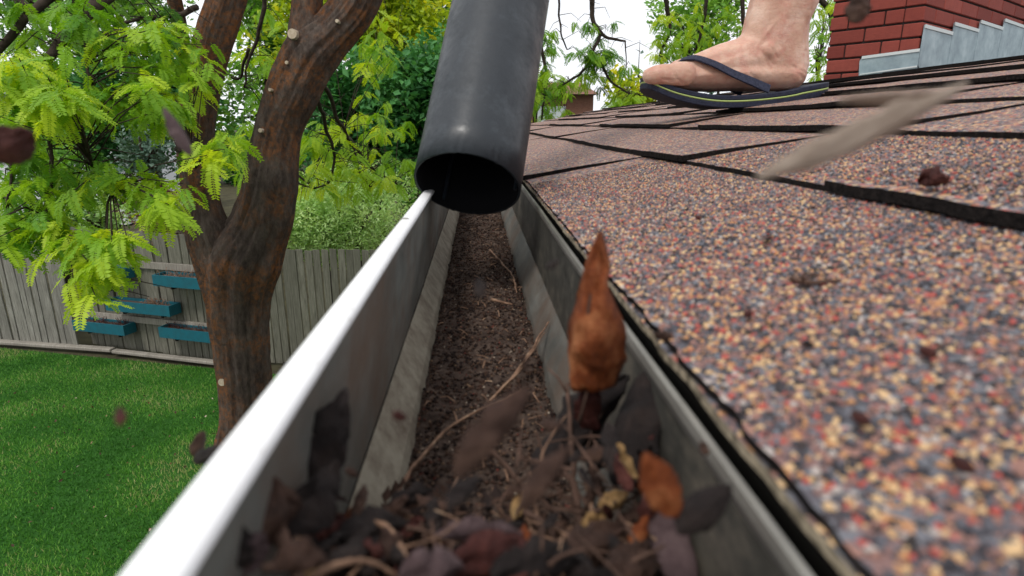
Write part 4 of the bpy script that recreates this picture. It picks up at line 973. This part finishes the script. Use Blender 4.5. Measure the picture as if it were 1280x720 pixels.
L4 = [T_(246,165,30,.1),T_(238,110,22,.1),T_(228,60,18,.1),T_(218,0,16,.0),T_(190,-90,13,-.2)]
for i, l in enumerate((L1, L2, L3, L4)):
    v_, f_ = limb(l, 96 if i < 2 else 32, 14, .09, i*4.1); tm.add(v_, f_)
tr_o = tm.build('trunk', M['bark'], tree, True)
# pruning scars
for (px_, py_, r_) in ((365,42,5.5),(358,78,2),(337,112,1.8),(325,163,2.4),(277,478,5),(421,26,2)):
    c = P(px_, py_, DT-.17); 
    nrm = Vector((-.15,-1,.1)).normalized(); mb = MB(); pts_ = [c+nrm*.03, c-nrm*.18]; mb.tube([c, c-nrm*.2], [r_*KT, r_*KT*1.3], 12); mb.build('pruning_scar', M['cut'], tree, False)
# branches: polylines (px,py,depth) with pixel widths
br = []; BP = []
def branch(pts, w0, w1, n=6):
    pp = [P(*p) for p in pts]; sp = spline(pp, n); m_ = len(sp)
    d0 = pts[0][2]
    sp = [p+Vector((fbm(p*3), fbm(p*3+Vector((7,0,0))), fbm(p*3+Vector((0,7,0)))))*.04 for p in sp]
    rr = [(w0+(w1-w0)*i/(m_-1))/2*(d0/F_PX) for i in range(m_)]; br.append((sp, rr)); BP.extend(sp[1:])
branch([(300,-200,4.5),(200,-80,3.9),(150,-20,3.7),(100,25,3.5),(70,62,3.4),(30,85,3.3),(-30,95,3.3)], 16, 5)
branch([(190,-120,3.9),(120,-60,3.6),(55,10,3.5),(10,50,3.4),(-40,110,3.4)], 12, 6)
branch([(100,25,3.5),(110,60,3.4),(112,95,3.3),(118,130,3.3)], 5, 2)
branch([(60,70,3.4),(66,120,3.2),(85,165,3.1),(110,200,3.0),(132,240,3.0)], 5, 2)
branch([(30,85,3.3),(55,150,3.1),(60,210,3.0),(62,260,2.95),(72,300,2.9),(98,340,2.9),(102,385,2.9)], 5, 2.5)
branch([(66,120,3.2),(75,135,3.2),(100,190,3.1),(128,213,3.05)], 4, 2)
branch([(-40,110,3.3),(0,170,3.1),(15,230,3.0),(22,290,2.9)], 4, 2)
branch([(262,110,4.4),(230,95,4.1),(200,110,3.9),(170,130,3.7),(150,150,3.6)], 6, 2)
branch([(250,170,4.3),(232,180,3.9),(215,190,3.6),(250,215,3.4)], 5, 2)
branch([(240,0,4.3),(200,20,4.1),(160,30,4.0),(130,50,3.9)], 7, 2)
branch([(330,-20,5),(325,30,5),(315,80,5),(308,110,5)], 6, 2)
branch([(395,100,4.8),(405,112,5.2),(425,150,5.6),(445,185,5.9),(470,210,6.1),(505,235,6.3)], 7, 3)
branch([(395,110,4.8),(402,150,5.2),(418,190,5.5),(412,225,5.6),(395,235,5.6)], 6, 2)
branch([(445,185,5.9),(452,215,5.8),(462,235,5.8)], 3, 2)
branch([(315,60,4.8),(305,98,4.9),(292,100,4.9)], 4, 2)
branch([(560,-200,5.5),(600,-60,6.2),(640,-30,6.6),(690,-25,6.9),(735,-10,7),(738,20,7),(748,36,7),(765,46,7),(785,49,7)], 14, 3)
branch([(748,36,7),(750,45,7),(742,65,7),(735,80,7),(722,95,7),(700,108,7)], 5, 2.5)
branch([(700,-20,7),(697,15,7),(702,45,7),(712,62,7)], 3, 1.5)
branch([(742,65,7),(755,85,7),(768,105,7),(785,115,7),(800,120,7)], 4, 1.5)
branch([(785,49,7),(783,65,7),(783,85,7)], 2, 1)
branch([(676,40,7),(680,75,7),(684,110,7),(678,150,7)], 5, 2)
branch([(-60,-60,4),(20,0,3.8),(90,20,3.7),(150,70,3.6)], 9, 3)
br_n = 0
branch([(760,-160,8),(800,-60,8.2),(830,-10,8.3),(838,30,8.4),(826,70,8.5)], 8, 4)
branch([(820,-80,8.2),(878,-40,8.3),(882,10,8.3),(872,60,8.4)], 7, 3)
branch([(878,-40,8.3),(925,-10,8.3),(928,30,8.3),(940,50,8.3)], 6, 4)
branch([(930,-40,8.3),(1000,-30,8.4),(1032,5,8.5),(1040,40,8.5)], 9, 6)
FOL = Fol(); NBR = len(br)
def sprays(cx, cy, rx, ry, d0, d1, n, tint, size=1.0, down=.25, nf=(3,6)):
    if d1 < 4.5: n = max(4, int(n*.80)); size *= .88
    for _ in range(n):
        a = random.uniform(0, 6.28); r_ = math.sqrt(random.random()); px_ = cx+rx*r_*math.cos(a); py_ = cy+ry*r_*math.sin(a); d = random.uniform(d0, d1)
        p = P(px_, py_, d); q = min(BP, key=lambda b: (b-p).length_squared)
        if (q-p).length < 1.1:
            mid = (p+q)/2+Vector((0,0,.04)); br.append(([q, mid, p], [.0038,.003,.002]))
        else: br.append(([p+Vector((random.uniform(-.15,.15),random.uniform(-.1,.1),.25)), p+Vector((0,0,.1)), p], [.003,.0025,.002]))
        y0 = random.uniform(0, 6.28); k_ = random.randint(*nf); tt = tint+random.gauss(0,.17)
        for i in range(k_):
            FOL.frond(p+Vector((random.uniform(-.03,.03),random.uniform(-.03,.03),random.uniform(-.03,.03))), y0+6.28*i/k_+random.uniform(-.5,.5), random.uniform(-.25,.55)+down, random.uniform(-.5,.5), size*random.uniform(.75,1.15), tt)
# near bright sprays (left)
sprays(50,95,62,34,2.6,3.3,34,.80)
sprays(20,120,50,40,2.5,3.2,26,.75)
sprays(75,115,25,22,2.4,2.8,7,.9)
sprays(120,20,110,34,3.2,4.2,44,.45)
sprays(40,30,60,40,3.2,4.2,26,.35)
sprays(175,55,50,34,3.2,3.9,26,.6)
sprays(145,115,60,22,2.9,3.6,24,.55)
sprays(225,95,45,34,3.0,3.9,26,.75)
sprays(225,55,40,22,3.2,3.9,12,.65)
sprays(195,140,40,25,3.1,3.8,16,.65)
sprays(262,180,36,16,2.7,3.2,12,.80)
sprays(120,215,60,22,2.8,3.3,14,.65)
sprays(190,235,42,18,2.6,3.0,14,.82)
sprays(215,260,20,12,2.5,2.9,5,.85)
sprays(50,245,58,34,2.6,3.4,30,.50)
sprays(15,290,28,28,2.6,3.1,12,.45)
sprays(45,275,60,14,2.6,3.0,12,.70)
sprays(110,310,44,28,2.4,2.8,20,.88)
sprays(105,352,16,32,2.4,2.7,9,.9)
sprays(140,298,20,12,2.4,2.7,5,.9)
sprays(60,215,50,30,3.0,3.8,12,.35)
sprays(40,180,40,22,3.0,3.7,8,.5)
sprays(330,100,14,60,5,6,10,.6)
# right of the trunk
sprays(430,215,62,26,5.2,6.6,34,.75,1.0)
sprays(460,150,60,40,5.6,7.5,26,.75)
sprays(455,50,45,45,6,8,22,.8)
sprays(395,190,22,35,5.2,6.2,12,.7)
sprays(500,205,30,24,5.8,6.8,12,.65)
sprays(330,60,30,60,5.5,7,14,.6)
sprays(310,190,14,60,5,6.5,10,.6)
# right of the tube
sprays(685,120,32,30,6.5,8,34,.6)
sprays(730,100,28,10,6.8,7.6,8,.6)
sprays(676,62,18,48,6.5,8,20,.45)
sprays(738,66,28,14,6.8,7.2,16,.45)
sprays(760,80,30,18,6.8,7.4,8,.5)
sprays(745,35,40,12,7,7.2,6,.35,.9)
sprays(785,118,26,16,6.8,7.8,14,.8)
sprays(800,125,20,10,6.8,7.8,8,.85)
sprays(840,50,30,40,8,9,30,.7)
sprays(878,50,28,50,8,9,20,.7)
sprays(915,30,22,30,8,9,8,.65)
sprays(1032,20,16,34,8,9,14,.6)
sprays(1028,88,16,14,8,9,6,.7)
its = sorted(FOL.items, key=lambda q: q[0][1])
base_fr = []
for V, Fc in FR_:
    me = bpy.data.meshes.new('leaf'); me.from_pydata(V.tolist(), [], Fc); me.materials.append(M['locust']); base_fr.append(me)
NL = 240
tones = {}
for p, yaw, pitch, roll, sc, tint, k_ in its[:NL]:
    tk = round(min(1,max(0,tint))*5)/5; key = (k_, tk)
    if key not in tones:
        me = base_fr[k_].copy(); a = me.attributes.new('tint','FLOAT','FACE'); a.data.foreach_set('value', np.full(len(me.polygons), tk, np.float32)); tones[key] = me
    e = (Matrix.Rotation(yaw,3,'Z') @ Matrix.Rotation(pitch,3,'Y') @ Matrix.Rotation(roll,3,'X')).to_euler()
    inst('leaf', tones[key], tree, Vector(p), e, (sc,sc,sc))
FOL.bake(its[NL:])
o = mesh('foliage', np.concatenate(FOL.v), FOL.f, M['locust'], tree, False, attr=FOL.t); tag(o, kind='stuff')
for sp, rr in br[:NBR]:
    mb = MB(); mb.tube(sp, rr, 7); mb.build('branch', M['branch'], tree, True)
# loose twiggy growth among the leaves
mb = MB()
for sp, rr in br[NBR:]: mb.tube(sp, rr, 5)
for _ in range(150):
    q = random.choice(BP); a = random.uniform(0, 6.28); l = random.uniform(.1,.4)
    mb.tube([q, q+Vector((math.cos(a)*l*.5, math.sin(a)*l*.5, random.uniform(-.1,.15)*l+.02)), q+Vector((math.cos(a+.4)*l, math.sin(a+.4)*l, random.uniform(-.4,.1)*l))], [.0045,.003,.0015], 4)
tag(mb.build('twiggy_shoots', M['branch'], tree, True), kind='stuff')
# locust bough overhead outside the frame is part of the same crown
crown('upper_crown', [((-1.2,4.8,3.6),(2.2,1.6,1.0)), ((1.0,6.8,4.6),(2.6,1.6,1.0))], 130, M['locust'], tree, .05, 77, gap=.2)

# ------------------------------------------------------------------ trees and shrubs behind the fence
def btree(name, label, px_, py_top, py_bot, d, wpx, mat, lsize, dens, seed, gap=.15, trunk=True, group=None, cat='tree', nb=9, tb=.5, asp=.55, cone=False, nscale=1.2):
    c_t = P(px_, py_top, d); c_b = P(px_, py_bot, d); W = wpx/2*d/F_PX; H = (c_t.z-c_b.z)/2; cx = c_t.x; cz_ = (c_t.z+c_b.z)/2
    root = empty(name, (cx, d, GZ)); tag(root, label, cat, group); rr = random.Random(seed); bl = []
    for i in range(nb):
        if cone:
            t = i/(nb-1); r = W*(1-t)*.8+W*.06; bl.append(((cx, d, c_b.z+2*H*t), (r, r, H/nb*1.5)))
        else:
            a = rr.uniform(0,6.28); q = rr.random()**.5; s_ = rr.uniform(.38,.6)
            bl.append(((cx+W*.62*q*math.cos(a), d+rr.uniform(-.4,.4)*W, cz_+H*.62*q*math.sin(a)), (W*s_, W*s_*.8, H*s_)))
    crown('crown', bl, dens, mat, root, lsize, seed, gap, nscale=nscale, tb=tb, asp=asp)
    if trunk:
        mb = MB(); r0 = max(.06, W*.05)
        mb.tube([Vector((cx,d,GZ-.1)), Vector((cx+.1,d,(GZ+cz_)/2)), Vector((cx,d,cz_+H*.5))], [r0*1.3,r0,r0*.3], 10); 
        for i in range(nb):
            (bx,by,bz), _ = bl[i]; mb.tube([Vector((cx,d,cz_-H*.5)), Vector(((bx+cx)/2,(by+d)/2,(bz+cz_-H*.3)/2)), Vector((bx,by,bz))], [r0*.5,r0*.35,r0*.12], 6)
        mb.build('trunk', M['branch'], root, True)
    return root
btree('maple_tree','dense dark blue green maple tree behind the fence between trunk and tube',490,15,260,11,250,M['maple'],.07,620,11,gap=-.02,nb=18,tb=.62)
btree('maple_tree','dark green maple behind the left stem of the locust',165,40,225,13,190,M['maple'],.075,420,12,gap=.02,nb=12,tb=.6)
btree('garden_tree','mid green tree at the far left behind the fence',40,150,330,10.5,210,M['midgreen'],.05,420,13,gap=.12,nb=12)
btree('garden_tree','mid green tree seen between the two locust stems',320,-60,240,15,170,M['midgreen'],.08,210,14,gap=.14,nb=12)
btree('garden_tree','yellow green tree crown high between the trunk and the tube',450,-130,125,13,280,M['yellow'],.065,420,15,gap=.08,nb=15)
btree('garden_tree','tall mid green tree behind the upper left boughs',60,-160,90,16,330,M['midgreen'],.09,95,16,gap=.33,nb=14,nscale=.8)
btree('garden_tree','mid green tree crown just left of the tube top',520,-140,80,16,200,M['midgreen'],.08,260,17,gap=.2,nb=10)
btree('garden_tree','yellow green tree right of the tube in front of the brown house',668,80,190,14,80,M['yellow'],.06,420,18,gap=.1,nb=8)
btree('garden_tree','bright tree behind the lifted toe of the sandal',805,75,170,15,110,M['yellow'],.075,520,19,gap=.05,nb=10,tb=.6)
btree('garden_tree','bright green tree between the tube and the foot top right',880,-60,130,16,130,M['midgreen'],.08,330,20,gap=.12,nb=13,tb=.65)
btree('garden_tree','airy green tree right of the ankle beside the chimney',1035,-20,130,17,60,M['midgreen'],.08,170,21,gap=.25,nb=7,tb=.6)
btree('maple_tree','dark green maple at the upper left behind the feathery boughs',50,70,230,12.5,220,M['maple'],.07,420,31,gap=.02,nb=14,tb=.55)
btree('conifer_tree','slim blue grey conifer behind the toes',800,50,170,24,70,M['conifer'],.13,120,22,gap=.02,cone=True,nb=10)
btree('conifer_tree','second blue grey conifer beside the first, closer to the shin',905,22,150,26,60,M['conifer'],.13,120,23,gap=.02,cone=True,nb=10)
btree('garden_shrub','pale fine leaved shrub topping the fence right of the trunk',435,196,345,8.4,190,M['spirea'],.030,4200,24,gap=-.3,trunk=True,cat='shrub',nb=18,tb=.65,asp=.3,nscale=3)
btree('garden_shrub','dark reddish shrub above the planters behind the fence',195,222,310,8.8,110,M['purple'],.035,2200,25,gap=.02,cat='shrub',nb=9)
btree('garden_shrub','light green shrub over the left half of the planter fence',110,235,310,9.2,90,M['spirea'],.04,1500,26,gap=0,cat='shrub',nb=9)
btree('garden_shrub','grey green feathery shrub above the reddish one',170,150,235,10.5,100,M['conifer'],.05,900,27,gap=0,cat='shrub',nb=9,tb=.75)
btree('garden_shrub','dark shrub between the pale shrub and the locust trunk',395,170,250,9.6,80,M['maple'],.05,900,28,gap=0,cat='shrub',nb=8)
btree('garden_shrub','green shrub behind the far end of the gutter',520,195,300,10,90,M['midgreen'],.05,800,29,gap=0,cat='shrub',nb=8)
# far treeline as one mass
vs = []; bl = []
for i in range(26):
    x = -34+i*2.9; bl.append(((x, 34+random.uniform(-2,2), -1.5+random.uniform(-.6,.8)), (2.8,1.6,2.6)))
    if x > 3: bl.pop()
o = crown('far_treeline', bl, 26, M['maple'], None, .22, 40, gap=.0, tb=.4); tag(o, 'dark line of distant trees across the far gardens', 'trees', kind='stuff')

# ------------------------------------------------------------------ neighbour houses
def house2():
    d = 19; a = P(-60,205,d); b = P(138,205,d); c = empty('neighbour_house', ((a.x+b.x)/2, d+2, GZ)); tag(c, 'pale sided neighbour house with grey roof far behind the left boughs', 'house')
    def bx(nm, p0, p1, y0, y1, mat): mb = MB(); mb.box((P(p0[0],0,d).x, y0, P(0,p0[1],d).z), (P(p1[0],0,d).x, y1, P(0,p1[1],d).z)); return mb.build(nm, mat, c)
    zt = P(60,152,d).z; x0 = P(-60,170,d).x; x1 = P(140,170,d).x
    mb = MB(); mb.box((x0,d,GZ),(x1,d+5,zt)); mb.build('wall', M['pale'], c)
    for i in range(14):
        z = zt-.05-i*.17; mb = MB(); mb.box((x0+.01,d-.02,z-.15),(x1-.01,d-.002,z)); mb.build('siding_plank', M['pale'], c)
    xr0 = x0-.4; xr1 = x1-1.2; mb = MB(); mb.add([(xr0,d-.5,zt+.02),(xr1,d-.5,zt+.02),(xr1,d+2.5,zt+1.0),(xr0,d+2.5,zt+1.0),(xr0,d-.5,zt+.15),(xr1,d-.5,zt+.15),(xr1,d+2.5,zt+1.15),(xr0,d+2.5,zt+1.15)], [(0,3,2,1),(4,5,6,7),(0,1,5,4),(1,2,6,5),(2,3,7,6),(3,0,4,7)]); mb.build('roof', M['groof'], c)
    for (pa, pb, qa, qb) in ((112,140,162,178),(60,84,165,190)):
        xa, xb2 = P(pa,170,d).x, P(pb,170,d).x; za_, zb_ = P(100,qb,d).z, P(100,qa,d).z
        mb = MB(); mb.box((xa-.06,d-.06,za_-.06),(xb2+.06,d-.021,zb_+.06)); f = mb.build('window', M['flash2'], c)
        mb = MB(); mb.box((xa,d-.075,za_),(xb2,d-.061,zb_)); g = mb.build('pane', M['glass'], None); g.parent = f; g.matrix_parent_inverse = Matrix.Translation(-Vector(c.location))
house2()
def house3():
    d = 22; xl, xr = P(640,120,d).x, P(742,120,d).x; ze = P(700,118,d).z; c = empty('brick_house', ((xl+xr)/2, d+2.5, GZ)); tag(c, 'brown brick house with small chimney far behind the leaves right of the tube', 'house')
    mb = MB(); mb.box((xl,d,GZ),(xr,d+5,ze)); mb.build('wall', M['bbrick'], c)
    mb = MB(); zt = P(700,97,d).z; mb.add([(xl-.2,d-.3,ze),(xr+.15,d-.3,ze),(xr+.15,d+5.3,ze),(xl-.2,d+5.3,ze),(xl+.8,d+2.5,zt),(xr-.1,d+2.5,zt)], [(0,3,2,1),(0,1,5,4),(1,2,5),(2,3,4,5),(3,0,4)]); rf = mb.build('roof', M['bbrick'], c)
    mb = MB(); xc = P(737,100,d).x; mb.box((xc-.28,d+1.2,ze-.2),(xc+.1,d+1.7,P(737,91,d).z)); ch = mb.build('chimney', M['brick'], None); ch.parent = rf; ch.matrix_parent_inverse = Matrix.Translation(-Vector(c.location))
    mb = MB(); mb.box((xl+.9,d-.03,ze-1.4),(xl+1.9,d-.002,ze-.4)); f = mb.build('window', M['flash2'], c); mb = MB(); mb.box((xl+.96,d-.045,ze-1.34),(xl+1.84,d-.031,ze-.46)); g = mb.build('pane', M['glass'], None); g.parent = f; g.matrix_parent_inverse = Matrix.Translation(-Vector(c.location))
house3()
